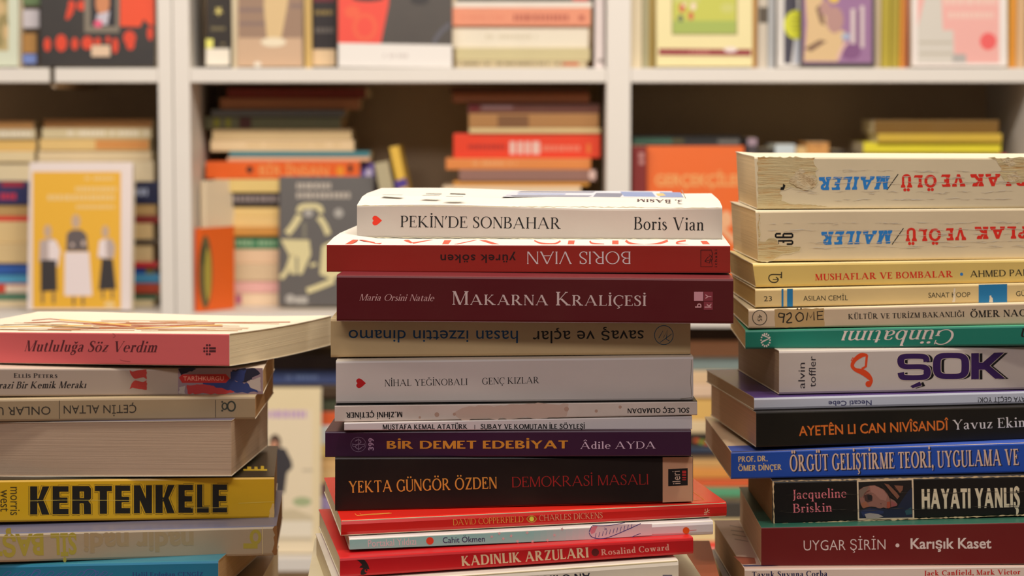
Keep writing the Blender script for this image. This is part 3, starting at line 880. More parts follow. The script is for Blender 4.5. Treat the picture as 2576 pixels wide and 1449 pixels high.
t2 = [(1908, 532), (1913, 545), (1910, 570), (1914, 590), (1911, 606), (1925, 608), (1932, 600), (1946, 598), (1956, 604), (1958, 615), (1970, 617), (2000, 620), (2016, 622), (2012, 632), (1990, 638), (1965, 641), (1950, 652), (1930, 659), (1907, 656)]
random.seed(9)
o = b.put('torn_patch', [rough_blob(t2, 2, 7)], old, lift=0.000075, rough=.95, label='bare notch torn from the end of the spine'); torn_mat(o)
b.put('torn_edge', rough_path(t2[1:19], 1.2, 5), A(246, 232, 196, .8), lift=0.000100)
creases(b, [(1912, 2745, 562, 557, 1.7), (1912, 2745, 580, 574, 1.7), (2020, 2745, 610, 604, 1.6), (2020, 2745, 622, 616, 1.4), (2060, 2600, 590, 586, 1.2)], A(250, 245, 232, .8), A(150, 124, 92, .7), 8)

b = lay('yellowed paperback with bold red capitals, third in the torn-spine pile', G2,
        (1901, 664, 723, 2730, 651, 708.5), 2, .11, (A(205, 178, 104, .66), A(225, 205, 150, .8), A(215, 195, 140, .8)), pages=A(165, 140, 100, .62), r=.0013, wear=.3, warp=curl(.0006, 4), n=24)
b.text('title_lettering', 'MUSHAFLAR VE BOMBALAR', (2051, 705.3), (2397, 697), 16, A(190, 40, 26, .66), 'serb')
b.put('round_dot', disc(2419, 689.8, 4), A(40, 110, 175, .66))
b.text('author_lettering', 'AHMED PAKDİL', (2441, 697.5), (2629, 692.5), 16.5, A(45, 40, 32, .66), 'flm')
b.put('logo', curve([(1966, 691), (1940, 691), (1934, 700), (1940, 709), (1952, 710), (1958, 703), (1952, 697)], 2.6) + stroke([(1966, 684), (1966, 700)], 2.8) + stroke([(1962, 697), (1966, 697)], 2.4) + stroke([(1944, 703), (1957, 703)], 2) , A(40, 34, 26, .66))

b = lay('pale yellow paperback with three blue bands and thin black capitals', G2,
        (1900, 727.5, 773.5, 2730, 709.5, 757), 1.5, .108, (A(198, 174, 124, .62), A(215, 195, 150, .8), A(210, 190, 140, .8)), pages=A(165, 135, 85, .62), r=.001, wear=.3, n=24)
BB = A(30, 102, 150, .6)
yt = lambda x: 727.5 - (x - 1900) * .0217 + .6; yb = lambda x: 773.5 - (x - 1900) * .0199 - .6
b.put('blue_band', [[(x0, yt(x0)), (x1, yt(x1)), (x1, yb(x1)), (x0, yb(x0))] for x0, x1 in ((1966, 1971), (1980, 1994.5))], BB)
b.put('blue_band', [[(2462, yt(2462)), (2533.6, yt(2533.6)), (2533.6, yb(2533.6)), (2462, yb(2462))]], BB)
b.put('scratch', [rough_blob([(2489, 744), (2494, 743), (2498, 760), (2488, 760)], 1.5, 4), rough_blob([(2400, 725), (2403, 725), (2402, 760), (2395, 760)], 1.5, 6)], A(218, 205, 185, .62), lift=0.000075)
ink_ = A(50, 44, 34, .62)
b.text('number_lettering', '23', (1921.8, 757.8), (1942, 757.2), 12.5, ink_, 'sans:0')
b.text('author_lettering', 'ASILAN CEMİL', (2021, 756.8), (2133, 755), 12.3, ink_, 'sans:0')
b.text('series_lettering', 'SANAT KOOP', (2335.6, 749), (2441, 747.2), 12.3, ink_, 'sans:0')
b.text('title_lettering', 'GÜ', (2556, 745), (2580, 744.5), 12.3, ink_, 'sans:0')

b = lay('greyish paperback with a handwritten shelf mark on a tan label', G2,
        (1883, 779, 826.5, 2720, 758.5, 815), 0, .12, (A(168, 150, 128, .55), A(205, 190, 160, .8), A(170, 160, 130, .8)), pages=A(175, 150, 105, .65), r=.001, wear=.45, n=16)
b.put('shelf_label', [rough_blob([(1948, 778), (2073, 775), (2074, 821), (1950, 824)], 1, 9)], A(150, 124, 84, .55), lift=0.000025)
hw = A(22, 18, 16, .6)
b.put('handwritten_mark', ribbon(catmull([(1972, 790, 3), (1961, 788, 3), (1960, 797, 3), (1972, 797, 3.5), (1973, 789, 3), (1970, 812, 3.6)])) + ribbon(catmull([(1978, 792, 3), (1988, 787, 3.4), (1990, 797, 3), (1979, 811, 3.4), (1993, 811, 3)]))
      + ribbon(catmull([(2010, 786, 3), (2002, 796, 3), (2008, 808, 3.2), (2020, 803, 3), (2019, 790, 3), (2010, 786, 3)])) + disc(2006, 777, 2.2) + disc(2015, 776.5, 2.2)
      + stroke([(2029, 806), (2032, 786), (2039, 800), (2047, 784), (2048, 806)], 3) + stroke([(2071, 783), (2056, 784), (2057, 804), (2072, 803)], 3) + stroke([(2057, 794), (2069, 793)], 2.8), hw, lift=0.000050)
ring = [(1911 + 18 * math.cos(k / 28 * 6.2832), 799 + 18.5 * math.sin(k / 28 * 6.2832), 1.8) for k in range(28)]
b.put('logo', ribbon(ring, True) + line_polys('45', (1906, 791), (1906, 808), 11, 'sans:0'), A(40, 34, 30, .6))
b.text('publisher_lettering', 'KÜLTÜR VE TURİZM BAKANLIĞI', (2134, 803), (2426, 796.5), 13, A(40, 34, 30, .6), 'serb')
b.text('title_lettering', 'ÖMER NACİ', (2441, 798.5), (2588, 795), 17, A(28, 24, 22, .6), 'serb')

b = lay('teal green paperback with upturned white italic lettering', G2,
        (1875, 830.5, 878.4, 2715, 816, 868.5), -1.5, .122, (A(26, 100, 86, .55), A(60, 140, 110, .8), A(30, 100, 85, .8)), pages=A(190, 165, 120, .62), r=.0012, rough=.32, n=12)
b.text('title_lettering', 'Günbatımı', (2399, 829), (2116, 833), 37, A(205, 190, 185, .55), 'seri')
b.text('author_lettering', 'Tan', (2640, 824), (2568, 826), 34, A(20, 16, 16, .5), 'seri')
lg = A(205, 195, 190, .55)
sun = []
for k in range(14):
    a = k / 14 * 6.2832
    sun += stroke([(1926 + 13 * math.cos(a), 855.5 + 18 * math.sin(a)), (1926 + 9.5 * math.cos(a), 855.5 + 12.5 * math.sin(a))], 3.2)
b.put('logo', sun + stroke([(1917, 842), (1936, 851), (1917, 860)], 4), lg)

b = lay('thick silver-grey paperback with outlined deep purple capitals', G2,
        (1960, 882, 993, 2720, 869.5, 977.5), 5.3, .12, (A(158, 150, 146, .5), A(190, 180, 170, .8), A(170, 160, 150, .8)), pages=A(150, 130, 108, .6), r=.0014, wear=.2, rough=.3, n=12)
pp = A(40, 18, 66, .5)
def sok(dx, dy, g):
    S_ = catmull([(2331, 910, 16), (2329, 901, 16), (2318, 896.5, 13.5), (2280, 896.5, 13.5), (2268, 901, 17), (2266, 909, 18), (2269, 918, 16), (2281, 922.5, 13), (2316, 922.5, 13), (2330, 927, 16), (2332.5, 936, 19), (2330, 945, 17), (2318, 949.5, 13.5), (2282, 950, 13.5), (2269, 947, 16), (2266, 937, 17)], 4)
    out = ribbon([(x, y, w + g) for x, y, w in S_])
    O_ = []
    for k in range(44):
        a = k / 44 * 6.2832; c, s_ = math.cos(a), math.sin(a)
        O_.append((2392.5 + 36 * math.copysign(abs(c) ** .55, c), 920.5 + 26.5 * math.copysign(abs(s_) ** .55, s_), 13.5 + 6.5 * abs(c) ** 2 + g))
    out += ribbon(O_, True)
    K_ = [(2443, 888.5), (2463, 888), (2463, 912), (2472, 912), (2501, 887), (2527, 886.5), (2490, 920), (2529, 952), (2503, 953), (2477, 930), (2463, 930), (2463, 953.5), (2443, 954)]
    C_ = [(2290, 971), (2314, 959.5), (2319, 970), (2296, 976.5)]
    out += [K_, C_]
    if g > 0:
        out += stroke(K_ + K_[:2], g) + stroke(C_ + C_[:2], g)
    return [[(x + dx, y + dy) for x, y in q] for q in out]
b.put('title_shadow', sok(8.5, 1, 0), BLACK, lift=0.000025)
b.put('title_outline', sok(0, 0, 2.6), A(210, 196, 180, .55), lift=0.000045)
b.put('title_lettering', sok(0, 0, 0), pp, lift=0.000065)
b.text('author_lettering', 'alvin', (2025, 977), (2025, 912.5), 17, A(34, 30, 36, .5), 'sans:0')
b.text('author_lettering', 'toffler', (2052, 974), (2052, 896), 17, A(34, 30, 36, .5), 'sans:0')
b.put('logo', ribbon(catmull([(2182, 893, 5), (2166, 894, 12), (2150, 906, 10), (2144, 920, 9), (2152, 930, 9), (2170, 936, 15), (2184, 946, 14), (2192, 958, 8), (2187, 970, 7)])) + disc(2185, 966, 8) + stroke([(2181, 893), (2178, 922), (2168, 928)], 6) + stroke([(2141, 908), (2145, 900), (2154, 904)], 2.5), A(226, 74, 30, .55))

b = lay('thin silvery white paperback with a dark violet cover, below the silver-grey book', G2,
        (1897, 999.5, 1032.6, 2715, 979, 1012.5), 6.7, .13, (A(168, 172, 186, .5), A(62, 44, 92, .6), A(205, 205, 215, .8)), pages=A(160, 140, 116, .6), r=.0015, rough=.26, n=12)
b.text('author_lettering', 'Necati Cebe', (2192.7, 1007), (2084, 1009), 12, A(46, 46, 84, .5), 'sans:0.02')
b.text('title_lettering', 'AYA GEÇİT YOK!', (2580, 998), (2460, 1000), 12.5, A(30, 28, 36, .5), 'sans:0.01')

b = lay('black paperback with orange capitals followed by white serif lettering', G2,
        (1902, 1037, 1125.7, 2720, 1020, 1101), 6, .13, (A(18, 16, 12, .45), A(40, 36, 34), A(60, 50, 45)), pages=A(172, 144, 120, .6), r=.0008, rough=.34, n=10)
b.text('title_lettering', 'AYETÊN LI CAN NIVÎSANDÎ', (2010, 1096.5), (2386.7, 1081.5), 24, A(205, 108, 40, .5), 'sans:0.018')
b.text('author_lettering', 'Yavuz Ekinci', (2397, 1081), (2606, 1072.5), 24.5, A(232, 224, 216, .46), 'ser')

b = lay('bright blue paperback with tall condensed cream capitals', G2,
        (1839, 1136.5, 1206, 2735, 1108.5, 1185.5), 1, .14, gap=.0009, cols=(A(28, 62, 142, .5), A(215, 190, 160, .7), A(160, 150, 150)), pages=A(165, 138, 118, .6), r=.001, rough=.3, n=10)
b.put('blue_border', [[(1840, 1136.2), (2730, 1108), (2730, 1097), (1830, 1122)]], A(40, 62, 130, .5), side='top', lift=0.000025)
b.text('author_lettering', 'PROF. DR.', (1857.5, 1162.3), (1931, 1160), 14, A(205, 180, 130, .5), 'bs')
b.text('author_lettering', 'ÖMER DİNÇER', (1857, 1185), (1966.5, 1182), 14, A(205, 180, 130, .5), 'bs')
TT = 'ÖRGÜT GELİŞTİRME TEORİ, UYGULAMA VE'
b.put('title_shadow', line_polys(TT, (1990, 1187.5), (2566, 1171.5), 41, 'serb'), A(16, 22, 50, .5), lift=0.000025)
b.text('title_lettering', TT, (1987, 1185.7), (2563, 1169.7), 41, A(215, 185, 165, .5), 'serb', lift=0.000050)

b = lay('black worn paperback with a small portrait panel and pink lettering', G2,
        (1943, 1209, 1321, 2728, 1191.5, 1292), 1, .112, (A(16, 14, 14, .5), A(30, 28, 28, .6), A(160, 130, 95, .6)), pages=A(120, 92, 62, .55), r=.0014, rough=.32, n=12)
random.seed(21)
we = []
for (x0, y0, x1, y1) in ((1944, 1211, 2728, 1194.5), (1946, 1318, 2728, 1290), (1945, 1212, 1947.5, 1318)):
    n_ = int(math.hypot(x1 - x0, y1 - y0) / 6)
    we += ribbon([(x0 + (x1 - x0) * i / n_ + random.uniform(-.7, .7), y0 + (y1 - y0) * i / n_ + random.uniform(-.7, .7), abs(random.gauss(1.8, 1.4)) + .2) for i in range(n_ + 1)])
b.put('worn_edge', we, A(205, 180, 140, .55), label='white worn edges of the spine')
pk = A(205, 112, 124, .52)
b.text('author_lettering', 'Jacqueline', (1994.7, 1255.3), (2130, 1251.3), 23, pk, 'ser')
b.text('author_lettering', 'Briskin', (1995.4, 1289.7), (2093, 1286.5), 22, pk, 'ser')
b.text('title_lettering', 'HAYATI YANLIŞ', (2319, 1280.5), (2566, 1276.5), 50, A(225, 210, 182, .46), 'imp')
fz = lambda pts: [(2140 + x / 6.3, 1190 + y / 6.3) for x, y in pts]
fw = lambda pts, w: ribbon([(2140 + x / 6.3, 1190 + y / 6.3, w) for x, y in catmull(pts)])
face = [(135, 270), (200, 225), (300, 200), (380, 195), (450, 225), (540, 270), (590, 340), (610, 390), (700, 440), (740, 490), (730, 520), (640, 540), (570, 560), (520, 545), (470, 560), (430, 555), (390, 535), (330, 530), (270, 535), (210, 560), (190, 555), (160, 500), (140, 400)]
b.put('portrait_panel', None, [([[(2155.5, 1208.5), (2297.5, 1203.5), (2300, 1304), (2158, 1308)]], A(205, 185, 158, .55)), ([[(2159.5, 1212.5), (2293.5, 1207.7), (2296, 1301), (2161.5, 1304.3)]], A(22, 18, 18, .5)),
      ([fz([(135, 590), (300, 540), (560, 570), (740, 540), (900, 300), (975, 230), (980, 705), (140, 715)])], A(24, 28, 46, .5)), ([fz([(150, 600), (300, 560), (520, 600), (520, 640), (200, 690)])], A(34, 40, 70, .5)), ([fz([(860, 600), (960, 540), (975, 650), (880, 665)])], A(36, 62, 70, .5)),
      ([fz(face)], A(134, 92, 82,   .70)), ([fz([(300, 205), (380, 200), (450, 232), (535, 280), (580, 350), (560, 440), (470, 420), (380, 330), (320, 300)])], A(150, 106, 96,   .70)), ([fz([(140, 275), (200, 232), (290, 210), (240, 300), (180, 380), (142, 390)])], A(112, 94, 84,   .70)), ([fz([(160, 480), (240, 450), (300, 530), (210, 555), (185, 545)])], A(142, 88, 66,   .70)),
      (fw([(205, 390), (230, 315), (300, 275)], 2.0), A(84, 52, 44, .5)), ([fz([(213, 352), (280, 328), (345, 368), (342, 440), (272, 462), (226, 434)])], A(66, 46, 44, .7)), ([fz([(262, 352), (330, 342), (346, 398), (322, 430), (272, 424)])], A(34, 28, 30, .6)),
      ([fz([(575, 460), (625, 450), (635, 545), (590, 560), (570, 540)])], A(146, 68, 50, .66)), ([fz([(640, 440), (735, 490), (725, 522), (645, 535)])], A(138, 74, 74,   .70)), (fw([(620, 390), (630, 470), (632, 550)], .8) + fw([(470, 480), (490, 490)], 1.2), A(50, 24, 24, .5)),
      ([fz([(530, 165), (600, 180), (720, 300), (775, 370), (740, 415), (640, 300)]), fz([(690, 195), (832, 203), (822, 270), (775, 325), (700, 235)])], A(120, 78, 62,   .70)), (fw([(480, 180), (600, 330), (740, 430)], 3.6) + fw([(680, 190), (760, 300), (790, 330)], 1.6) + fw([(580, 280), (612, 360), (628, 420)], 1.2), A(30, 24, 20, .5)),
      ([fz([(220, 650), (300, 635), (440, 650), (520, 690), (430, 715), (250, 720)])], A(140, 130, 126, .6))])
creases(b, [(1950, 2728, 1244, 1234, .7), (1950, 2728, 1286, 1268, .6)], A(70, 62, 54, .6), A(12, 10, 10, .6), 13)

b = lay('dark wine-red paperback with plain white lettering, near the pile foot', G2,
        (1915, 1327, 1424, 2720, 1311.5, 1418), -.5, .13, (A(84, 18, 20, .5), A(24, 66, 54, .55), A(200, 190, 175, .8)), pages=A(178, 154, 130, .62), r=.0006, rough=.4, n=10)
b.text('author_lettering', 'UYGAR ŞİRİN', (2022, 1385), (2227.6, 1382.3), 25.5, A(232, 216, 216, .46), 'sans:-0.012')
b.put('round_dot', disc(2257.6, 1372, 5), A(225, 205, 205, .52))
b.text('title_lettering', 'Karışık Kaset', (2290.7, 1380.5), (2494, 1379), 25.5, A(236, 222, 220, .46), 'sans:0.028')

b = lay('white paperback with bold blue and red serif lettering, at the frame bottom', G2,
        (1873, 1431, 1512, 2740, 1421.5, 1503), 1.5, .142, (A(205, 192, 184, .6), A(165, 140, 130, .6), A(205, 195, 185, .8)), pages=A(160, 135, 110, .6), r=.001, n=10)
b.text('title_lettering', 'Tavuk Suyuna Çorba', (1892, 1452.5), (2081, 1449.5), 14, A(28, 32, 74, .6), 'serb')
b.text('author_lettering', 'Jack Canfield, Mark Victor', (2325.7, 1448), (2567, 1444.5), 12.5, A(165, 34, 34, .6), 'serb')
b.put('cover_print', None, [([[(1845, 1399), (1898, 1403), (1902, 1418), (1868, 1420)]], A(120, 60, 44, .6)), ([[(1872, 1425), (1960, 1424), (1900, 1421), (1868, 1421)]], A(40, 48, 80, .6))], side='top', lift=.00005)
b.put('cover_lettering', stroke([(1836, 1322), (1868, 1328)], 1.4) + stroke([(1838, 1334), (1872, 1338)], 1.4) + stroke([(1842, 1344), (1876, 1350)], 1.4) + stroke([(1848, 1356), (1882, 1362)], 1.4), A(95, 75, 66, .6), side='top', lift=.00005)
lay('plain grey book carrying the torn-spine pile', G2, (1850, 1520, 1590, 2760, 1512, 1590), 0, .15, (A(120, 115, 110, .6), A(160, 155, 150, .8), A(160, 155, 150, .8)), zbot=TABLE_Z, n=1)

# --- pile at the other edge
G3 = 'books in the front pile with the pink book on top'
b = lay('pink-spined paperback lying turned, its leaves fanned, on top of its pile', G3,
        (-230, 832.8, 910.5, 577, 839.5, 921.5), -10, .132, dyaw=-21, cols=(A(178, 82, 84, .5), A(240, 228, 205, .88), A(235, 225, 215, .85)), pages=A(226, 210, 178, .75), Y=1.25, r=.0008, n=12, m=12, rough=.42,
        warp=lambda s, u, f: V3((0, 0, (-.0016 * math.sin(u * math.pi * .8) + .0010 * math.sin(s * 5 + 1) * u * f))))
b.text('title_lettering', 'Mutluluğa Söz Verdim', (61, 883.5), (395.5, 886), 27, A(84, 34, 40, .66), 'did')
dots = []
for r_, cs in ((868.5, (1, 2)), (876, (0, 1)), (883.5, (0, 1)), (891, (1, 2))):
    for c_ in cs: dots += disc(514 + c_ * 6.7, r_, 2.8)
dots += rect(526, 873.5, 543, 878.8) + rect(526, 880.8, 543, 886)
b.put('dot_logo', dots, A(70, 30, 36, .66))
br = A(150, 70, 40, .8)
rs = random.Random(5)
st_ = []
for k in range(26):
    y_ = 806 + 27 * (k / 26) ** .9; x_ = rs.uniform(-20, 420); l_ = rs.uniform(90, 330); l_ = min(l_, 560 + (839 - y_) * 5.5 - x_)
    st_ += stroke([(x_, y_), (x_ + l_ * .5, y_ + rs.uniform(-1.5, 1.5)), (x_ + l_, y_ + rs.uniform(-1, 1.5))], rs.uniform(.6, 1.6))
b.put('cover_print', None, [(st_, A(176, 128, 84, .85)), (stroke([(80, 806), (125, 802), (300, 818), (470, 820)], 2) + stroke([(60, 812), (150, 809), (330, 822), (540, 815)], 2) + stroke([(210, 815), (420, 812), (640, 811), (730, 810)], 2.2) + stroke([(250, 824), (420, 819), (560, 821)], 1.8) + stroke([(120, 828), (300, 827), (520, 828)], 1.6), br),
      (stroke([(150, 804), (330, 818)], 3.4) + stroke([(0, 822), (230, 819)], 2.6) + stroke([(340, 826), (560, 817)], 2.4), A(205, 165, 90, .85)), (stroke([(0, 818), (70, 816), (250, 826)], 1.4) + stroke([(0, 828), (180, 832)], 1.2), A(90, 78, 60, .8))], side='top', lift=0.000100)
b.put('crease', curve([(283, 838), (290, 845), (284, 850)], 1) + curve([(302, 905), (312, 908), (328, 910)], 1), A(140, 60, 64, .66))

b = lay('pale paperback with a small red cat print and a blue painted end', G3,
        (-250, 925, 999.6, 662, 929, 993), 3, .122, (A(140, 126, 116, .52), A(180, 165, 150, .7), A(170, 150, 130, .7)), pages=A(150, 120, 82, .55), r=.001, n=10, gap=.0018)
b.text('author_lettering', 'Ellis Peters', (34.6, 950.3), (144.5, 950.8), 11.5, A(32, 28, 30, .5), 'serb^')
b.text('title_lettering', 'razi Bir Kemik Merakı', (-3, 977.3), (218, 976), 17, A(24, 20, 22, .5), 'serbi')
cat = [(326, 931), (333, 935), (350, 931), (369, 929), (369, 954), (361, 949), (347, 952), (337, 952), (331, 945)]
b.put('cat_print', [rough_blob(cat, 1.5, 5), rough_blob([(x, 1910 - y) for x, y in cat], 1.5, 5)], A(140, 44, 38, .5))
random.seed(4)
b.put('painted_end', None, [(rect(448, 926, 661, 991), A(120, 100, 108, .56)), ([rough_blob([(448, 928), (470, 925), (500, 926), (470, 938), (455, 945)], 2, 6), rough_blob([(585, 930), (640, 926), (655, 940), (620, 962), (580, 955)], 3, 6), rough_blob([(540, 972), (580, 966), (600, 984), (560, 990)], 3, 6)], A(28, 26, 42, .55)),
      ([rough_blob([(500, 958), (575, 952), (640, 972), (650, 988), (600, 988), (520, 975)], 3, 7), rough_blob([(580, 935), (620, 930), (612, 960), (578, 958)], 2, 6)], A(36, 46, 92, .55)), ([rough_blob([(470, 968), (520, 968), (590, 985), (560, 991), (472, 990)], 2, 6)], A(150, 46, 46, .56)),
      ([rough_blob([(620, 960), (655, 948), (658, 985), (630, 975)], 2, 6), rough_blob([(450, 975), (466, 970), (466, 990), (450, 990)], 2, 5)], A(150, 138, 132, .56)),
      ([[(450, 950), (458, 942), (568, 941), (578, 952), (568, 963), (458, 963)]], A(150, 34, 30, .56)), (line_polys('TARİHKURGU', (461, 957.5), (563, 957), 10.5, 'sans:0'), A(190, 130, 110, .56))], lift=0.000025)

b = lay('worn tan paperback with upturned thin black capitals, third in its pile', G3,
        (-200, 1005.5, 1063, 642, 996.5, 1055.6), 1, .118, (A(118, 102, 80, .42), A(160, 142, 112, .7), A(165, 140, 105, .7)), pages=A(145, 112, 76, .55), r=.0014, wear=.5, n=16)
b.text('author_lettering', 'ÇETİN ALTAN', (343, 1018), (160, 1020.3), 20.5, A(38, 34, 30, .5), 'sans:0')
b.text('title_lettering', 'ONLAR U', (127, 1022.5), (-10, 1024), 20.5, A(38, 34, 30, .5), 'sans:0')
b.put('divider_line', rect(148.6, 1008, 150.2, 1054, -.4) + rect(541.4, 1006, 543, 1050), A(50, 44, 36, .5))
ring = [(582 + 9.5 * math.cos(k / 20 * 6.2832), 1022 + 12 * math.sin(k / 20 * 6.2832), 4) for k in range(20)]
ring2 = [(565 + 6 * math.cos(k / 20 * 6.2832), 1022 + 8 * math.sin(k / 20 * 6.2832), 3.5) for k in range(20)]
b.put('logo', ribbon(ring, True) + ribbon(ring2, True) + disc(559, 1011, 2.5) + disc(559, 1033, 2.5), A(40, 44, 38, .5))

b = lay('thick book showing its grey-cream leaf edges instead of a spine', G3,
        (-280, 1065, 1201, 583, 1057, 1198), -4, .112, (A(200, 190, 170, .6), A(80, 74, 90, .6), A(200, 195, 190, .6)), pages=A(150, 130, 112, .5), fore=True, name='hardback' if False else 'paperback', n=10)

yel = A(200, 158, 26, .42)
b = lay('yellow paperback with heavy outlined black capitals', G3,
        (-200, 1209, 1318, 690, 1199, 1304), 5, .115, (yel, A(30, 28, 18), A(190, 120, 60, .6)), pages=A(120, 92, 66, .5), r=.0014, rough=.3, wear=.18, n=16)
def fat(st): S_, T_, *r = STYLES['blk']; return (S_ + st, T_ + st, *r)
STYLES['blk1'] = fat(.09); STYLES['blk2'] = fat(.055)
KX = [(72, 127), (128.5, 175), (178, 232), (235, 284), (286, 330), (333, 385), (387.5, 442), (445, 488), (492, 528), (531, 574)]
R4 = lambda a, b_, c, d: [(a, b_), (c, b_), (c, d), (a, d)]
BLK = dict(E=[R4(0, 0, .44, 1), R4(.4, 0, 1, .2), R4(.4, .4, .94, .6), R4(.4, .8, 1, 1)], L=[R4(0, 0, .46, 1), R4(.4, 0, 1, .22)], T=[R4(0, .8, 1, 1), R4(.28, 0, .72, .85)],
           K=[R4(0, 0, .38, 1), [(.36, .40), (.64, 1), (1, 1), (.68, .53)], [(.36, .56), (.66, .58), (1, 0), (.6, 0)]],
           R=[R4(0, 0, .4, 1), R4(.36, .8, .9, 1), R4(.36, .38, .86, .57), [(.62, .5), (.88, .48), (1, .56), (1, .9), (.88, 1), (.62, .95)], [(.60, .44), (.62, 0), (1, 0), (.98, .36), (.86, .46)]],
           N=[R4(0, 0, .34, 1), R4(.66, 0, 1, 1), [(0, 1), (.36, 1), (1, 0), (.64, 0)]])
kf, ke = [], []
for ch, (x0, x1) in zip('KERTENKELE', KX):
    y = 1294.5 - (x0 - 72) * .011
    for q in BLK[ch]:
        q = [(x0 + 3.5 + u * (x1 - x0 - 6) + 0, y - v * 71) for u, v in q]
        kf.append(q); ke.append(q + q[:2])
b.put('title_outline', [c for q in ke for c in stroke(q, 7.6)], A(30, 26, 14, .5), lift=.00003)
b.put('title_outline', [c for q in ke for c in stroke(q, 5.2)], yel, lift=.000045)
b.put('title_lettering', kf, A(20, 18, 14, .5), lift=.00006)
b.put('author_lettering', line_polys('morris', (26, 1225), (26, 1296), 25, 'sans:0', (1, 0)) + line_polys('west', (1, 1232), (1, 1287), 25, 'sans:0', (1, 0)), A(50, 42, 16, .5))
b.put('crease', stroke([(600, 1266), (640, 1264), (690, 1262)], 1.2) + stroke([(75, 1260), (160, 1258), (330, 1259)], .9) + stroke([(480, 1278), (570, 1277)], 1), A(220, 195, 90, .55), lift=0.000075)
b.put('chipped_corner', [rough_blob([(676, 1302), (680, 1280), (686, 1266), (690, 1268), (689, 1302)], 1.5, 5)], A(190, 160, 100, .5), lift=0.000050)
b.put('cover_lettering', rect(612, 1180, 672, 1184) + rect(622, 1174, 632, 1184) + rect(640, 1174, 648, 1184) + rect(656, 1172, 664, 1184), A(190, 160, 40, .5), side='top', lift=0.000050)

b = lay('grey-taupe paperback with faded upturned yellow lettering and a chipped end', G3,
        (-200, 1347, 1421, 695, 1323, 1398), 4, .116, (A(126, 114, 96, .42), A(74, 76, 98, .6), A(150, 130, 100, .6)), pages=A(115, 86, 58, .5), r=.0015, rough=.32, wear=.35, n=16, gap=.0008)
ol = A(128, 118, 46, .45)
b.put('author_lettering', line_polys('nadir nadi', (487, 1339.5), (211, 1343), 46, 'sans:0.05'), A(124, 108, 82, .45))
b.put('title_lettering', line_polys('SİL', (192, 1342.5), (127, 1344.5), 50, 'sans:0.05') + line_polys('BAŞTAN', (109, 1344.5), (-110, 1348), 50, 'sans:0.05'), ol)
ring = [(643 + 11 * math.cos(k / 24 * 6.2832), 1351 + 15 * math.sin(k / 24 * 6.2832), 8) for k in range(24)]
b.put('logo', ribbon(ring, True) + rect(612, 1367, 648, 1380), ol)
b.put('chipped_end', [rough_blob([(692, 1322), (697, 1324), (697, 1395), (690, 1396), (684, 1388), (690, 1370), (688, 1352), (692, 1346), (686, 1330)], 1, 5)], A(105, 72, 40, .45), lift=0.000050)
b.put('crease', stroke([(660, 1326), (661, 1394)], 1.4) + stroke([(0, 1350), (60, 1350), (190, 1347)], 1), A(190, 175, 130, .45), lift=0.000075)

b = lay('blue paperback with flowing violet script, lowest visible in the pink-topped pile', G3,
        (-280, 1427, 1500, 549, 1410, 1490), -6, .125, (A(24, 96, 128, .5), A(34, 96, 112, .6), A(200, 190, 180, .6)), pages=A(165, 140, 105, .5), r=.0015, rough=.3, n=12, gap=.001)
sc = []
for x in (20, 55, 90, 128, 160, 205, 240, 262):
    sc += curve([(x - 14, 1449), (x, 1437), (x + 8, 1441), (x - 4, 1452), (x + 6, 1453), (x + 22, 1441)], 1.3)
sc += curve([(78, 1452), (86, 1436), (100, 1434), (98, 1446), (84, 1452)], 1.6) + curve([(210, 1442), (222, 1432), (240, 1436), (238, 1450), (216, 1456)], 1.6)
b.put('title_lettering', sc, A(70, 80, 150, .5))
b.text('author_lettering', 'Halil Erdoğan CENGİZ', (333, 1449.5), (511, 1449), 10, A(30, 60, 110, .5), 'serb')
lay('plain tan book carrying the pink-topped pile', G3, (-290, 1500, 1590, 640, 1490, 1590), 0, .13, (A(150, 130, 100, .6), A(170, 150, 120, .8), A(170, 150, 120, .8)), gap=.0012, zbot=TABLE_Z, n=1)
for l in Ylog: print('STACK', *l)

# --- the table under the piles
t = thing('display_table', 'wooden table carrying the three piles of books', 'table', (0, 1.17, 0))
wood = cover_mat(A(150, 110, 75), .5, .3)
tz = TABLE_Z - .0003
box('table_top', -.62, .62, 1.03, 1.37, tz - .03, tz, wood, t, V3((0, 1.17, 0)), .003)
for x in (-.57, .57):
    for y in (1.06, 1.34):
        box('leg', x - .025, x + .025, y - .025, y + .025, 0, tz - .0302, wood, t, V3((0, 1.17, 0)))
# ---------------------------------------------------------------- the room
SHELF_Y = 3.05
def zat(py, Y=SHELF_Y, px=1288): return at(px, py, Y).z
def xat(px, py=400, Y=SHELF_Y): return at(px, py, Y).x


def struct(o):
    o['kind'] = 'structure'
    return o


wallm = cover_mat(A(190, 180, 165, .8), .8, .1)
struct(box('floor', -3, 3, -2.6, 3.40, -.1, 0, cover_mat(A(110, 85, 65), .6, .2)))
struct(box('ceiling', -3, 3, -2.6, 3.40, 2.92, 3.0, wallm))
struct(box('wall_back', -3, 3, 3.40, 3.5, 0, 2.92, wallm))

# ---------------------------------------------------------------- the bookcases
Z1 = zat(171); Z2 = EYE - .2801; Z3 = zat(1403)
TH = .0195
WHT = cover_mat(A(226, 220, 212, .85), .5, .05)
BCK = cover_mat(A(205, 182, 150, .8), .6, .1)
BACK = 3.345
levels = [Z1 + .333, Z1, Z2, Z3, Z3 - .333, .085]


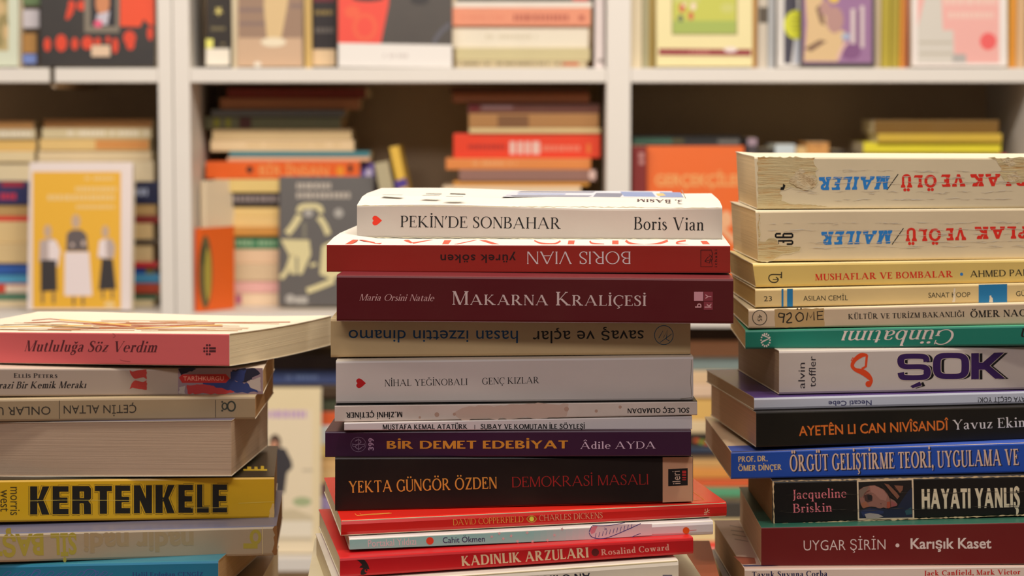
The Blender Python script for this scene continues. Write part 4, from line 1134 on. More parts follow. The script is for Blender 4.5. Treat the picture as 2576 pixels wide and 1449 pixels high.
def bookcase(label, panels, bays, notch=None):
    """panels: (x0, x1, part name); bays: (x0, x1)"""
    x0 = min(p[0] for p in panels); x1 = max(p[1] for p in panels)
    o = V3(((x0 + x1) / 2, (SHELF_Y + BACK) / 2, 0))
    t = thing('bookcase', label, 'bookcase', o)
    top = Z1 + .333 + .333
    for a, b_, nm in panels:
        box(nm, a, b_, SHELF_Y, BACK, 0, top, WHT, t, o, .0008)
    box('back_panel', x0, x1, BACK + .0005, BACK + .008, 0, top, BCK, t, o)
    box('top_board', x0, x1, SHELF_Y, BACK, top + .0003, top + .02, WHT, t, o, .0008)
    for a, b_ in bays:
        for z in levels:
            if notch and z == Z1:
                n0, n1 = notch
                box('shelf', a + .0003, n0, SHELF_Y, BACK, z - TH, z, WHT, t, o, .001)
                box('shelf', n1, b_ - .0003, SHELF_Y, BACK, z - TH, z, WHT, t, o, .001)
                v = [(n0 - .004, SHELF_Y + .012, z - TH), (n1 + .004, SHELF_Y + .012, z - TH), ((n0 + n1) / 2, SHELF_Y + .012, z - TH - .008),
                     (n0 - .004, BACK, z - TH), (n1 + .004, BACK, z - TH), ((n0 + n1) / 2, BACK, z - TH - .008)]
                mesh_obj('shelf_joint', v, [(0, 1, 2), (3, 5, 4), (0, 2, 5, 3), (1, 4, 5, 2), (0, 3, 4, 1)], BCK, parent=t, origin=o)
                box('joint_strip', n0 + .0002, n1 - .0002, SHELF_Y + .006, BACK, z - TH, z - .0004, cover_mat(A(70, 60, 45), .7), t, o)
            else:
                box('shelf', a + .0003, b_ - .0003, SHELF_Y, BACK, z - TH, z, WHT, t, o, .001)
        box('plinth', a + .0003, b_ - .0003, SHELF_Y + .02, SHELF_Y + .035, 0, levels[-1] - TH - .0003, WHT, t, o)


xs_ = xat
bookcase('white bookcase with a jointed shelf, behind the pink-topped pile', [(xs_(-610), xs_(-572), 'side_panel'), (xs_(400), xs_(436), 'side_panel')], [(xs_(-572), xs_(400))], (xs_(128), xs_(141)))
bookcase('white two-bay bookcase behind the middle pile and the torn-spine pile', [(xs_(438), xs_(480), 'side_panel'), (xs_(1525), xs_(1586), 'divider'), (xs_(2592), xs_(2632), 'side_panel')],
         [(xs_(480), xs_(1525)), (xs_(1586), xs_(2592))])


# ---------------------------------------------------------------- books on the shelves
PG = A(222, 206, 170, .75)
rb = random.Random(11)


def stack(group, where, Y0, floor, items, W=.128):
    """flat books, listed from the top down: (description, xl, xr, ytop, ybottom, rgb[, marks])"""
    n = len(items)
    for i, it in enumerate(items):
        desc, xl, xr, yt, yb, rgb = it[:6]
        Y = Y0 + rb.uniform(-.005, .005)
        zt = zat(yt, Y0) - .0002
        zb = floor + .0002 if i == n - 1 else zat(yb, Y0)
        w = W * rb.uniform(.93, 1.05)
        x0, x1 = xat(xl, (yt + yb) / 2, Y), xat(xr, (yt + yb) / 2, Y)
        c = [V3((x0, Y, zb)), V3((x1, Y, zb)), V3((x0, Y, zt)), V3((x1, Y, zt))]
        b = Book('paperback', desc + ', ' + where, 'book', group, c, V3((rb.uniform(-.003, .003), w, 0)), (rgb, rgb, rgb), PG, r=.0012, n=1, m=2, wear=.15)
        if len(it) > 6:
            for nm, polys, col in it[6]: b.put(nm, polys, col)


def upright(label, group, xl, xr, yt, Y, floor, rgb, lean=0, W=.13, marks=(), pages=PG):
    """a book standing with its spine to the room"""
    zb = floor + .0002
    y_m = yt
    yb = HORIZON - (zb - EYE) * FPX / Y
    x0, x1 = xat(xl, yt, Y), xat(xr, yt, Y)
    zt = zat(yt, Y)
    th = x1 - x0
    v = V3((lean, 0, math.sqrt(max(1e-6, 1 - lean * lean))))
    u = V3((v.z, 0, -v.x)) * th
    h = (zt - zb) / v.z
    B0 = V3((x0, Y, zt)) - v * h
    lift = max(0, -u.z) if lean > 0 else 0
    if u.z < 0:
        B0 = B0 + v * (-u.z / v.z); h -= -u.z / v.z
    b = Book('paperback', label, 'book', group, [B0, B0 + v * h, B0 + u, B0 + u + v * h], V3((0, W, 0)), (rgb, rgb, rgb), pages, r=.0012, n=1, m=2, axis='x')
    for nm, polys, col in marks: b.put(nm, polys, col)
    return b


def faceout(label, group, xl, xr, yt, Y, floor, rgb, lean=.02, thick=.018, art=None, yaw=0, pages=PG, edge=None, spine=None, name='paperback', marks=()):
    """a book standing with its front cover to the room"""
    zb = floor + .0004
    ht = zat(yt, Y + lean) - zb
    up = V3((0, lean, ht)); hh = up.length; upn = up / hh
    x0, x1 = xat(xl, 400, Y), xat(xr, 400, Y)
    th = math.radians(yaw)
    dx = V3((math.cos(th), math.sin(th), 0))
    nb = dx.cross(upn).normalized()
    if nb.y < 0: nb = -nb
    O = V3((x0, Y, zb + max(0, -(nb * thick).z)))
    b = Book(name, label, 'book', group, [O, O + up, O + nb * thick, O + nb * thick + up], dx * ((x1 - x0) / math.cos(th)), (spine or rgb, rgb, rgb), pages, r=.0006, n=1, m=2, axis='y')
    if art: b.put('cover_print', None, art, side='bottom', lift=.0003)
    for nm, polys, col in marks: b.put(nm, polys, col, side='bottom', lift=.0003)
    return b


def faint_lines(x0, x1, y, h, seed, gap=.25):
    """an unreadable line of print seen far out of focus: short blocks"""
    r_ = random.Random(seed)
    out = []; x = x0
    while x < x1:
        w = r_.uniform(.5, 1.1) * h
        if r_.random() > gap: out += rect(x, y, min(x + w * .72, x1), y + h)
        x += w
    return out


T1 = 'books on the upper shelf'
U1 = Z1
# upper shelf of the first bookcase
faceout('pale green book with a tan mottled picture, cover out on the upper shelf', T1, -110, 50, -175, 3.062, U1, A(206, 212, 190, 0.92), art=[
    ([[(-90, -150), (20, -150), (21, 128), (-90, 126)]], A(185, 165, 115, 0.92)), (disc(8, 60, 14, 10, 30) + disc(0, 100, 10, 10, 22) + disc(10, -20, 12, 10, 30), A(150, 135, 85, 0.92)), (disc(14, 80, 8, 10, 20) + disc(2, 20, 9, 10, 20), A(205, 175, 125, 0.92))])
upright('banded upright book with white and blue patches beside the black and orange cover', T1, 56, 103, -160, 3.085, U1, A(60, 46, 30, 0.85), marks=[('spine_pattern', rect(57, 24, 99, 70), A(190, 184, 190, 0.85)),
    ('spine_pattern', rect(57, -60, 102, 13), A(98, 120, 82, 0.85)), ('spine_pattern', rect(57, 84, 92, 133), A(165, 122, 66, 0.85)), ('spine_pattern', rect(57, 136, 92, 160), A(110, 130, 190, 0.85))])
ORG = A(232, 76, 34, 0.88)
faceout('black and orange book with a small framed portrait, cover out', T1, 104, 393, -215, 3.06, U1, A(36, 30, 28, 0.85), art=[
    ([[(302, -210), (388, -210), (388, 66), (372, 60), (362, 48), (352, 68), (302, 66)]], ORG),
    (disc(180, 14, 9, 12, 14) + disc(205, 14, 12, 12, 13) + [[(170, 20), (186, 30), (172, 50), (164, 48)]] + disc(119, 112, 9, 12, 18) + disc(154, 108, 15, 12, 22) + disc(188, 110, 9, 12, 16) + disc(220, 108, 15, 12, 17) + disc(246, 104, 8, 10, 10)
     + disc(290, 115, 8, 12, 20) + disc(326, 95, 16, 12, 18) + disc(328, 112, 11, 12, 14) + disc(272, 100, 6, 10, 9) + disc(378, 84, 8, 10, 18), A(214, 62, 30, 0.88)),
    (rect(212, -205, 300, 82), A(122, 112, 98, 0.85)), (rect(228, -205, 291, 66), A(28, 26, 34, 0.85)), (disc(258, 6, 18, 16, 34) + disc(258, -40, 22, 16, 40), A(196, 128, 86, 0.85)),
    ([[(244, 36), (276, 28), (270, 62), (240, 62)]], A(188, 182, 194, 0.85)), (disc(247, 60, 11, 12, 10), A(216, 84, 120, 0.85)), (rect(230, 114, 277, 142), A(220, 190, 160, 0.92))])
# upper shelf, bay behind the middle pile
upright('black upright book with a yellow star mark and a cream foot', T1, 517, 579, -170, 3.085, U1, A(48, 42, 38, 0.85), marks=[
    ('foot_band', rect(518, 122, 578, 165), A(246, 238, 222, 0.98)), ('star_mark', [[(550 + (12 if k % 2 == 0 else 5) * math.cos(k * .628 + .3), 28 + (13 if k % 2 == 0 else 6) * math.sin(k * .628 + .3)) for k in range(10)]], A(205, 190, 110, 0.85)),
    ('yellow_tab', rect(518, 98, 536, 121), A(236, 232, 120, 0.92)), ('faint_print', rect(530, 68, 566, 76) + rect(556, 108, 566, 114), A(110, 100, 70, 0.85))])
upright('cream upright book between the star-marked spine and the sepia cover', T1, 581, 597, -150, 3.085, U1, A(222, 208, 176, 0.92))
faceout('sepia book with a tan pillar shape on its cover, upper shelf', T1, 599, 762, -190, 3.07, U1, A(198, 164, 132, 0.92), art=[
    (rect(600, -185, 761, 95), A(150, 120, 98, 0.92)), (rect(600, 20, 680, 30) + rect(600, 55, 672, 64) + rect(730, 10, 761, 20), A(128, 104, 96, 0.92)), ([[(668, -185), (748, -185), (722, 20), (706, 104), (672, 104), (664, 20)]], A(212, 182, 132, 0.92)), (disc(688, 106, 32, 16, 12), A(232, 218, 190, 0.95)), (disc(648, 162, 10, 10, 7), A(232, 222, 204, 0.98))])
upright('gold upright book beside the sepia cover', T1, 764, 783, -165, 3.08, U1, A(205, 172, 106, 0.92))
upright('black upright book with gold lettering and a sand-coloured foot', T1, 784, 845, -170, 3.09, U1, A(44, 38, 40, 0.85), marks=[
    ('foot_band', rect(785, 124, 844, 166), A(228, 198, 158, 0.98)), ('faint_print', faint_lines(792, 838, 26, 11, 4, .1), A(140, 118, 62, 0.85)), ('faint_print', faint_lines(792, 838, 70, 12, 5, .1), A(104, 96, 90, 0.85)), ('red_band', rect(785, -20, 844, 4), A(110, 40, 50, 0.85))])
faceout('large red and black book with a white band across its foot', T1, 850, 1138, -200, 3.056, U1, A(60, 52, 46, 0.85), thick=.03, art=[
    ([[(851, -195), (982, -195), (978, 10), (966, 70), (958, 109), (851, 108)]], A(228, 70, 52, 0.88)), (ribbon([(918 + 26 * math.cos(k * .3142), 68 + 30 * math.sin(k * .3142), 10) for k in range(20)], True) + disc(886, 30, 20, 14, 16), A(234, 92, 58, 0.88)), (disc(926, -4, 40, 16, 8) + disc(1056, 0, 24, 16, 12), A(40, 34, 34, 0.85)),
    (curve([(1090, 108), (1110, 80), (1132, 60)], 12), A(84, 82, 90, 0.85)), ([[(851, 108), (1137, 113), (1137, 170), (851, 168)]], A(250, 244, 238, 1.04)), (faint_lines(964, 1026, 136, 9, 7, .1), A(205, 195, 190, 0.98))])
stack('books in the stack at the end of the upper shelf', 'in the upper-shelf stack beside the red and black cover', 3.075, U1, [
    ('black book with a red corner', 1148, 1494, -30, 3, A(40, 34, 32, 0.85), [('red_corner', rect(1440, -28, 1480, 3), A(190, 40, 34, 0.85))]),
    ('thin white book', 1142, 1490, 3, 20, A(236, 228, 216, 0.95)),
    ('salmon book with dark print', 1138, 1486, 20, 66, A(244, 160, 128, 0.95), [('faint_print', faint_lines(1292, 1432, 36, 17, 8, .1), A(186, 104, 84, 0.92)), ('faint_print', faint_lines(1160, 1270, 40, 8, 3, .1), A(222, 136, 108, 0.92)), ('faint_print', rect(1456, 38, 1470, 52), A(186, 104, 84, 0.92))]),
    ('thick white book', 1138, 1480, 66, 121, A(245, 236, 216, 0.98), [('faint_print', faint_lines(1222, 1350, 87, 11, 9, .1), A(215, 204, 180, 0.98))]),
    ('greenish beige book', 1146, 1484, 121, 153, A(202, 190, 146, 0.92)),
    ('pale book with dark printed marks', 1146, 1476, 153, 170, A(196, 180, 144, 0.92), [('faint_print', faint_lines(1152, 1420, 157, 7, 12, .35), A(110, 96, 76, 0.92)), ('red_mark', rect(1412, 157, 1456, 165), A(190, 92, 66, 0.92))])])
upright('lilac-white upright book against the divider', T1, 1497, 1521, -165, 3.07, U1, A(226, 214, 212, 0.95), marks=[('faint_print', rect(1505, 148, 1516, 158), A(120, 110, 106, 0.92))])
# upper shelf, the other bay
upright('cream upright book first after the divider', T1, 1588, 1616, -150, 3.08, U1, A(226, 212, 182, 0.93))
upright('greyish upright book second after the divider', T1, 1617, 1634, -140, 3.085, U1, A(165, 160, 128, 0.92))
upright('olive upright book touching the yellow cover', T1, 1634, 1649, -150, 3.085, U1, A(160, 136, 72, 0.92))
faceout('pale yellow book with a green field picture and a maroon stripe', T1, 1650, 1891, -185, 3.062, U1, A(250, 236, 176, 0.98), art=[
    (rect(1690, -150, 1855, 88), A(150, 140, 90, 0.95)), (rect(1693, -150, 1852, 84), A(192, 194, 78, 0.93)), (rect(1693, 52, 1852, 84), A(160, 178, 82, 0.93)), (rect(1693, -20, 1760, 6) + disc(1830, 20, 18, 12, 12), A(200, 200, 110, 0.95)),
    (disc(1716, 20, 8, 12, 12) + disc(1738, 40, 7, 12, 11), A(200, 100, 64, 0.92)), (disc(1744, 16, 8, 12, 10) + disc(1722, 12, 5), A(236, 214, 186, 0.98)), (disc(1712, 46, 7, 12, 9), A(92, 104, 80, 0.92)), (rect(1657, 122, 1890, 139, 2), A(146, 52, 54, 0.92)), (disc(1838, 125, 17, 14, 7), A(238, 222, 218, 0.98)), (faint_lines(1735, 1785, 127, 7, 2, .1), A(190, 120, 110, 0.92))])
upright('brown upright book just after the pale yellow cover', T1, 1893, 1906, -160, 3.075, U1, A(190, 140, 70, 0.92))
upright('grey-white upright book with a dark square', T1, 1907, 1933, -150, 3.085, U1, A(206, 196, 180, 0.93), marks=[('dark_square', rect(1909, 18, 1931, 58), A(92, 82, 70, 0.92))])
upright('bluish grey upright book beside the white cover', T1, 1934, 1951, -150, 3.085, U1, A(176, 178, 180, 0.93))
faceout('white book with a dark figure and a yellow disc, half covered', T1, 1952, 2085, -180, 3.105, U1, A(244, 238, 232, 0.98), art=[
    ([[(1972, 160), (1974, -170), (2000, -170), (2006, 40), (1990, 160)]], A(62, 58, 72, 0.88)), ([[(1996, 160), (2004, 20), (2016, 20), (2014, 160)]], A(200, 204, 216, 0.93)), (disc(2004, 62, 32, 24, 37), A(220, 222, 44, 0.93)), (rect(1990, 46, 2012, 50) + rect(1988, 58, 2012, 62) + rect(1990, 70, 2012, 74), A(180, 178, 40, 0.92))])
faceout('dark-framed book with a violet and cream painting', T1, 2014, 2199, -185, 3.06, U1, A(58, 48, 52, 0.85), art=[
    (rect(2020, -180, 2193, 158), A(146, 104, 146, 0.90)), ([[(2022, -60), (2060, -60), (2078, 40), (2096, 70), (2128, 80), (2108, 154), (2022, 154), (2030, 60)]], A(214, 182, 134, 0.93)), ([[(2024, 122), (2062, 100), (2080, 104), (2040, 130)], [(2052, 20), (2064, 60), (2076, 64), (2066, 10)]], A(120, 88, 66, 0.90)),
    (disc(2100, 50, 22, 14, 34) + disc(2076, 20, 14, 12, 20), A(176, 134, 128, 0.92)), (rect(2140, 22, 2152, 110) + rect(2164, 14, 2174, 120), A(206, 188, 190, 0.93)), (disc(2128, 92, 12, 12, 9), A(160, 170, 196, 0.93)), (disc(2098, -6, 14, 12, 14), A(224, 186, 64, 0.93)), (rect(2152, 26, 2164, 128) + disc(2140, 130, 26, 14, 20), A(122, 74, 122, 0.90)), (curve([(2108, 148), (2120, 120), (2132, 106)], 8), A(216, 176, 170, 0.93))])
upright('beige upright book just after the dark-framed painting cover', T1, 2201, 2219, -150, 3.085, U1, A(206, 190, 160, 0.93))
upright('olive-green upright book, first of the green pair', T1, 2220, 2243, -160, 3.085, U1, A(176, 160, 58, 0.92))
upright('olive-green upright book, second of the green pair', T1, 2244, 2266, -155, 3.087, U1, A(166, 150, 56, 0.92))
upright('ochre upright book between the green pair and the brown spine', T1, 2267, 2278, -140, 3.085, U1, A(206, 140, 54, 0.92))
upright('reddish brown upright book touching the pink cover', T1, 2278, 2289, -140, 3.085, U1, A(170, 96, 62, 0.92))
faceout('pink book with a grey stepped cylinder and a red dot', T1, 2291, 2530, -190, 3.06, U1, A(250, 240, 234, 1.02), art=[
    (rect(2308, -185, 2514, 158), A(250, 186, 178, 0.98)), ([[(2308, 70), (2340, -60), (2366, -60), (2372, 76), (2398, 76), (2400, 136), (2430, 136), (2431, 158), (2308, 158)]], A(212, 206, 196, 0.98)), (rect(2312, 104, 2396, 110) + rect(2312, 132, 2396, 138), A(190, 182, 166, 0.98)), (rect(2396, 136, 2430, 157), A(176, 172, 168, 0.98)),
    (disc(2486, 104, 21, 20, 22), A(246, 98, 98, 0.93)), (faint_lines(2376, 2508, -6, 18, 5, .08) + faint_lines(2386, 2500, 30, 16, 6, .08), A(252, 214, 200, 1.00))])
upright('olive upright book just after the pink cover', T1, 2534, 2543, -150, 3.08, U1, A(170, 144, 60, 0.92))
upright('orange-gold upright book near the end panel', T1, 2544, 2560, -150, 3.08, U1, A(222, 152, 56, 0.93))
upright('beige upright book against the end panel', T1, 2561, 2584, -150, 3.085, U1, A(206, 174, 134, 0.93))

# ---- middle shelf, first bookcase
C1 = 'books in the stack behind the yellow cover'
w1 = 'in the stack behind the yellow cover'
def pr(x0, x1, y, h, s, col): return [('faint_print', faint_lines(x0, x1, y, h, s, .12), col)]
stack(C1, w1, 3.15, Z2, [
    ('brown book on top', 110, 382, 300, 322, A(168, 122, 72, .7)),
    ('white-lettered grey book', 106, 380, 322, 349, A(190, 176, 140, .72), pr(170, 372, 329, 12, 3, A(226, 216, 196, .76)) ),
    ('tan book with an orange end', 100, 376, 349, 379, A(206, 176, 116, .74), [('orange_end', rect(240, 352, 374, 376), A(190, 130, 70, .72))]),
    ('beige book', 96, 380, 379, 405, A(205, 186, 150, .75)),
    ('broad cream book', 92, 386, 405, 457, A(206, 192, 160, .75)),
    ('navy book with pale lettering', 100, 400, 457, 513, A(26, 34, 66, .62), pr(333, 372, 474, 18, 6, A(160, 172, 200, .7))),
    ('tawny book', 100, 392, 513, 543, A(176, 146, 96, .7)),
    ('dark red book', 100, 400, 543, 562, A(120, 36, 34, .65)),
    ('sand-coloured book', 100, 384, 562, 602, A(202, 176, 126, .74)),
    ('thin charcoal book', 100, 396, 602, 614, A(70, 62, 52, .65)),
    ('straw-coloured book', 100, 384, 614, 660, A(206, 184, 136, .74)),
    ('thin red book', 100, 396, 660, 673, A(176, 34, 44, .68)),
    ('royal blue book with a yellow-green end', 100, 390, 673, 690, A(36, 80, 160, .66), [('green_end', rect(366, 674, 388, 689), A(110, 110, 60, .66))]),
    ('sky blue book', 100, 402, 690, 713, A(62, 134, 176, .7)),
    ('brick red book', 100, 400, 713, 737, A(150, 56, 36, .66)),
    ('dark green book', 100, 394, 737, 754, A(70, 100, 76, .66)),
    ('cream book at the bottom', 100, 384, 754, 772, A(192, 178, 140, .7))], W=.12)
C2 = 'books in the stack at the frame edge, beside the yellow cover'
w2 = 'in the frame-edge stack beside the yellow cover'
stack(C2, w2, 3.15, Z2, [
    ('tan book on top', -240, 84, 303, 324, A(176, 130, 78, .7)),
    ('grey book with white blocks', -240, 88, 324, 350, A(184, 172, 140, .72), pr(-60, 80, 330, 13, 13, A(226, 216, 196, .76))),
    ('ochre book', -240, 90, 350, 380, A(206, 170, 100, .74)),
    ('pale beige book', -240, 86, 380, 408, A(208, 190, 150, .75)),
    ('broad ivory book', -240, 84, 408, 456, A(205, 190, 156, .75)),
    ('dark blue and red book', -240, 92, 456, 514, A(38, 42, 84, .64), [('red_band', rect(4, 458, 60, 470), A(140, 34, 50, .66)), ('faint_print', faint_lines(0, 40, 486, 16, 4, .05), A(176, 44, 66, .68))]),
    ('brown-tan book', -240, 88, 514, 545, A(170, 140, 90, .7)),
    ('thin bright red book', -240, 88, 545, 556, A(200, 44, 40, .68)),
    ('wheat-coloured book', -240, 90, 556, 612, A(206, 180, 130, .74)),
    ('buff book', -240, 86, 612, 662, A(200, 176, 130, .74)),
    ('deep blue book', -240, 92, 662, 690, A(40, 80, 150, .66)),
    ('light blue book', -240, 90, 690, 714, A(70, 140, 176, .7)),
    ('red book with a white end', -240, 90, 714, 738, A(176, 60, 44, .68), [('white_end', rect(14, 717, 84, 736), A(206, 190, 170, .74))]),
    ('sea green book', -240, 88, 738, 756, A(70, 110, 90, .66)),
    ('light tan book at the bottom', -240, 86, 756, 772, A(196, 180, 146, .7))], W=.12)
yl = A(226, 172, 44, .74)
def figure(x, top, bot, h, w, blouse, skirt):
    hd = disc(x, top + h * .08, w * .27, 14, h * .09)
    return hd
faceout('white-bordered yellow book with three standing figures on its cover', 'books on the middle shelf', 62, 325, 414, 3.06, Z2, A(240, 226, 222, .8), lean=.03, thick=.02, art=[
    (rect(82, 432, 304, 776), yl),
    (disc(120, 582, 10, 14, 17) + disc(191, 557, 11, 14, 18) + disc(265, 583, 9, 14, 16), A(176, 150, 128, .75)),
    ([[(100, 606), (130, 598), (146, 612), (142, 660), (98, 660)], [(252, 604), (280, 600), (290, 620), (286, 650), (246, 650)]], A(166, 150, 146, .75)),
    ([[(122, 606), (140, 604), (152, 630), (146, 672), (122, 650)], [(250, 606), (266, 600), (268, 650), (246, 644)], [(163, 634), (224, 634), (232, 744), (162, 744)]], A(226, 212, 212, .8)),
    ([[(168, 588), (180, 578), (204, 578), (218, 590), (222, 632), (166, 632)]], A(86, 76, 76, .72)),
    ([[(102, 654), (142, 654), (144, 732), (102, 734)], [(256, 650), (284, 652), (292, 728), (248, 730)]], A(42, 36, 36, .7)),
    (rect(104, 734, 110, 764) + rect(132, 734, 138, 764) + rect(182, 746, 188, 768) + rect(206, 746, 212, 768) + rect(256, 730, 261, 752) + rect(280, 730, 285, 752), A(96, 76, 60, .72)),
    (rect(178, 612, 186, 620) + rect(206, 606, 214, 618), A(190, 170, 160, .75)),
    (faint_lines(214, 290, 444, 9, 3, .1) + faint_lines(190, 292, 470, 12, 4, .1) + faint_lines(120, 290, 490, 14, 5, .08) + faint_lines(192, 288, 516, 9, 6, .1) + disc(276, 766, 14, 12, 8), A(240, 206, 140, .78))])

# ---- middle shelf, bay behind the middle pile
S1 = 'books in the stack behind the charcoal cover'
w = 'in the stack behind the charcoal cover'
stack(S1, w, 3.165, Z2, [
    ('dark red book on top', 572, 920, 221, 246, A(120, 44, 30, .75)),
    ('brown book', 554, 905, 246, 275, A(178, 124, 86, .75)),
    ('slate grey book', 532, 867, 275, 293, A(96, 96, 92, .75)),
    ('dark olive book with yellow marks', 514, 857, 293, 325, A(112, 114, 84, .75), [('yellow_mark', rect(538, 298, 552, 320) + rect(568, 298, 580, 320), A(150, 150, 50, .75)), ('maroon_patch', rect(602, 296, 632, 322), A(86, 50, 46, .75))]),
    ('upper cream book of a pair', 534, 884, 325, 352, A(214, 188, 140, .75)),
    ('lower cream book of a pair', 530, 890, 352, 381, A(212, 186, 146, .75), pr(620, 860, 360, 9, 5, A(196, 168, 120, .74))),
    ('thin teal book', 577, 930, 381, 395, A(56, 116, 126, .72)),
    ('thin dusty pink book', 572, 930, 395, 406, A(206, 158, 124, .74)),
    ('bright orange book with a black spot', 518, 905, 406, 450, A(246, 106, 34, .76), [('black_spot', disc(628, 427, 8, 14, 9) + rect(876, 414, 886, 434), A(40, 26, 20, .7)), ('title_lettering', line_polys('BİR İNSAN', (652, 441), (826, 443), 24, 'sans:0.03'), A(244, 160, 90, .78)), ('yellow_spot', disc(856, 430, 10, 14, 13), A(252, 160, 40, .78))]),
    ('yellowish cream book', 540, 880, 450, 484, A(206, 180, 114, .75)),
    ('black book with grey lettering', 543, 885, 484, 520, A(44, 36, 34, .7), pr(552, 700, 492, 16, 6, A(132, 120, 118, .74))),
    ('yellow-cream book', 545, 880, 520, 546, A(222, 190, 124, .76)),
    ('pale book with two blue dots', 545, 880, 546, 572, A(216, 184, 122, .76), [('blue_dot', disc(548, 555, 4.5) + disc(574, 555, 5), A(72, 90, 130, .7))]),
    ('brown-orange book', 546, 882, 572, 594, A(186, 130, 60, .74)),
    ('dark green book with pale print', 548, 880, 594, 627, A(56, 112, 78, .72), pr(554, 694, 604, 14, 9, A(130, 160, 126, .74))),
    ('pinkish cream book', 547, 885, 627, 664, A(228, 194, 160, .76)),
    ('grey-beige book', 553, 880, 664, 707, A(196, 172, 140, .75)),
    ('rose pink book', 550, 884, 707, 737, A(218, 166, 160, .76)),
    ('cream book with a magenta end', 548, 880, 737, 768, A(216, 190, 160, .75), [('magenta_end', rect(549, 741, 608, 765), A(168, 88, 116, .74))])], W=.125)
M2 = 'books on the middle shelf'
faceout('orange book with a dark oval picture, turned against the side panel', M2, 501, 573, 574, 3.065, Z2, A(236, 104, 34, .74), lean=.006, thick=.01, yaw=56, art=[
    (disc(517, 684, 17, 24, 92), A(96, 84, 52, .72)), (disc(523, 690, 8, 18, 66), A(160, 146, 60, .74)), (disc(510, 640, 6, 14, 30), A(60, 66, 44, .7))])
faceout('white book turned against the side panel, behind the orange one', M2, 516, 616, 455, 3.11, Z2, A(216, 200, 172, .76), lean=.004, thick=.01, yaw=60)
b = faceout('charcoal book with pale figure shapes on its cover, leaning cover out', M2, 697, 935, 449, 3.125, Z2, A(74, 70, 68, .7), lean=.03, thick=.02, art=[
    (faint_lines(746, 832, 460, 15, 4, .06) + faint_lines(746, 882, 484, 15, 9, .06), A(168, 158, 146, .75)),
    (curve([(752, 534), (760, 520), (800, 520), (808, 536)], 14) + curve([(754, 542), (738, 568), (722, 588)], 17) + curve([(802, 546), (816, 566), (826, 590)], 15) + [[(706, 602), (778, 604), (782, 640), (760, 690), (732, 690), (726, 640)]] + [[(810, 618), (850, 600), (860, 690), (836, 704), (804, 690)]]
     + curve([(706, 700), (722, 680), (736, 640)], 12) + curve([(772, 732), (800, 722), (840, 706)], 14) + curve([(780, 668), (796, 664)], 8), A(190, 180, 134, .74)),
    (disc(776, 536, 12, 12, 10) + disc(852, 536, 12, 12, 12) + disc(730, 752, 12) + rect(742, 746, 774, 764), A(150, 146, 140, .74)), (rect(744, 646, 750, 690) + rect(762, 560, 770, 600), A(110, 106, 90, .72))])
upright('purple upright book with a white emblem, behind the charcoal cover', M2, 909, 941, 411, 3.185, Z2, A(104, 84, 168, .72), W=.11, marks=[('white_emblem', disc(928, 434, 9, 12, 12), A(200, 190, 220, .76))])
upright('grey-beige book leaning beside the charcoal cover', M2, 941, 978, 412, 3.13, Z2, A(166, 156, 126, .74), lean=-.19)
upright('yellow book with a purple band, leaning beside the grey-beige one', M2, 979, 1003, 371, 3.12, Z2, A(228, 186, 76, .75), lean=-.2, W=.12, marks=[('purple_band', [[(992, 456), (1020, 447), (1026, 468), (998, 477)]], A(76, 56, 130, .72))])
S2 = 'books in the tall stack topped by brown books, middle shelf'
w = 'in the tall stack near the divider'
stack(S2, w, 3.10, Z2, [
    ('thin dark brown book on top', 1132, 1478, 219, 232, A(92, 58, 36, .75)),
    ('chestnut book', 1139, 1483, 232, 258, A(160, 96, 52, .75)),
    ('maroon and brown book', 1177, 1508, 258, 285, A(92, 52, 42, .75), [('maroon_end', rect(1180, 262, 1206, 282), A(90, 16, 16, .75)), ('faint_print', rect(1212, 266, 1290, 274), A(124, 92, 92, .75))]),
    ('mottled brown book', 1179, 1506, 285, 322, A(156, 112, 66, .75), [('dark_patch', rect(1252, 290, 1330, 320), A(112, 76, 46, .75))]),
    ('thin beige book', 1180, 1510, 322, 336, A(200, 176, 128, .75)),
    ('bright red book with white lettering', 1141, 1510, 336, 398, A(240, 70, 40, .76), [('faint_print', faint_lines(1178, 1272, 364, 11, 4, .1), A(150, 36, 28, .72)), ('white_print', faint_lines(1282, 1358, 356, 32, 8, .02), A(240, 200, 186, .78)), ('faint_print', faint_lines(1364, 1462, 366, 14, 5, .1), A(246, 140, 112, .77)), ('orange_mark', rect(1476, 362, 1486, 386), A(250, 130, 60, .77))]),
    ('copper-coloured book', 1122, 1486, 398, 427, A(206, 126, 66, .75), pr(1190, 1300, 406, 10, 3, A(220, 156, 104, .76))),
    ('mauve-brown book with a pale rounded end', 1155, 1500, 427, 456, A(136, 100, 90, .74), [('pale_end', disc(1490, 440, 9, 14, 13), A(206, 176, 166, .76))]),
    ('ochre book', 1141, 1482, 456, 468, A(200, 140, 60, .75)),
    ('ivory book', 1114, 1461, 468, 500, A(230, 206, 172, .76)),
    ('tan book just below the ivory one', 1130, 1480, 500, 560, A(180, 140, 90, .75)),
    ('plain grey book behind the white front book', 1120, 1480, 560, 630, A(140, 130, 120, .75)),
    ('plain brown book behind the rust-red front book', 1130, 1480, 630, 700, A(140, 90, 60, .75)),
    ('plain cream book at the stack foot', 1130, 1490, 700, 772, A(200, 180, 140, .75))])
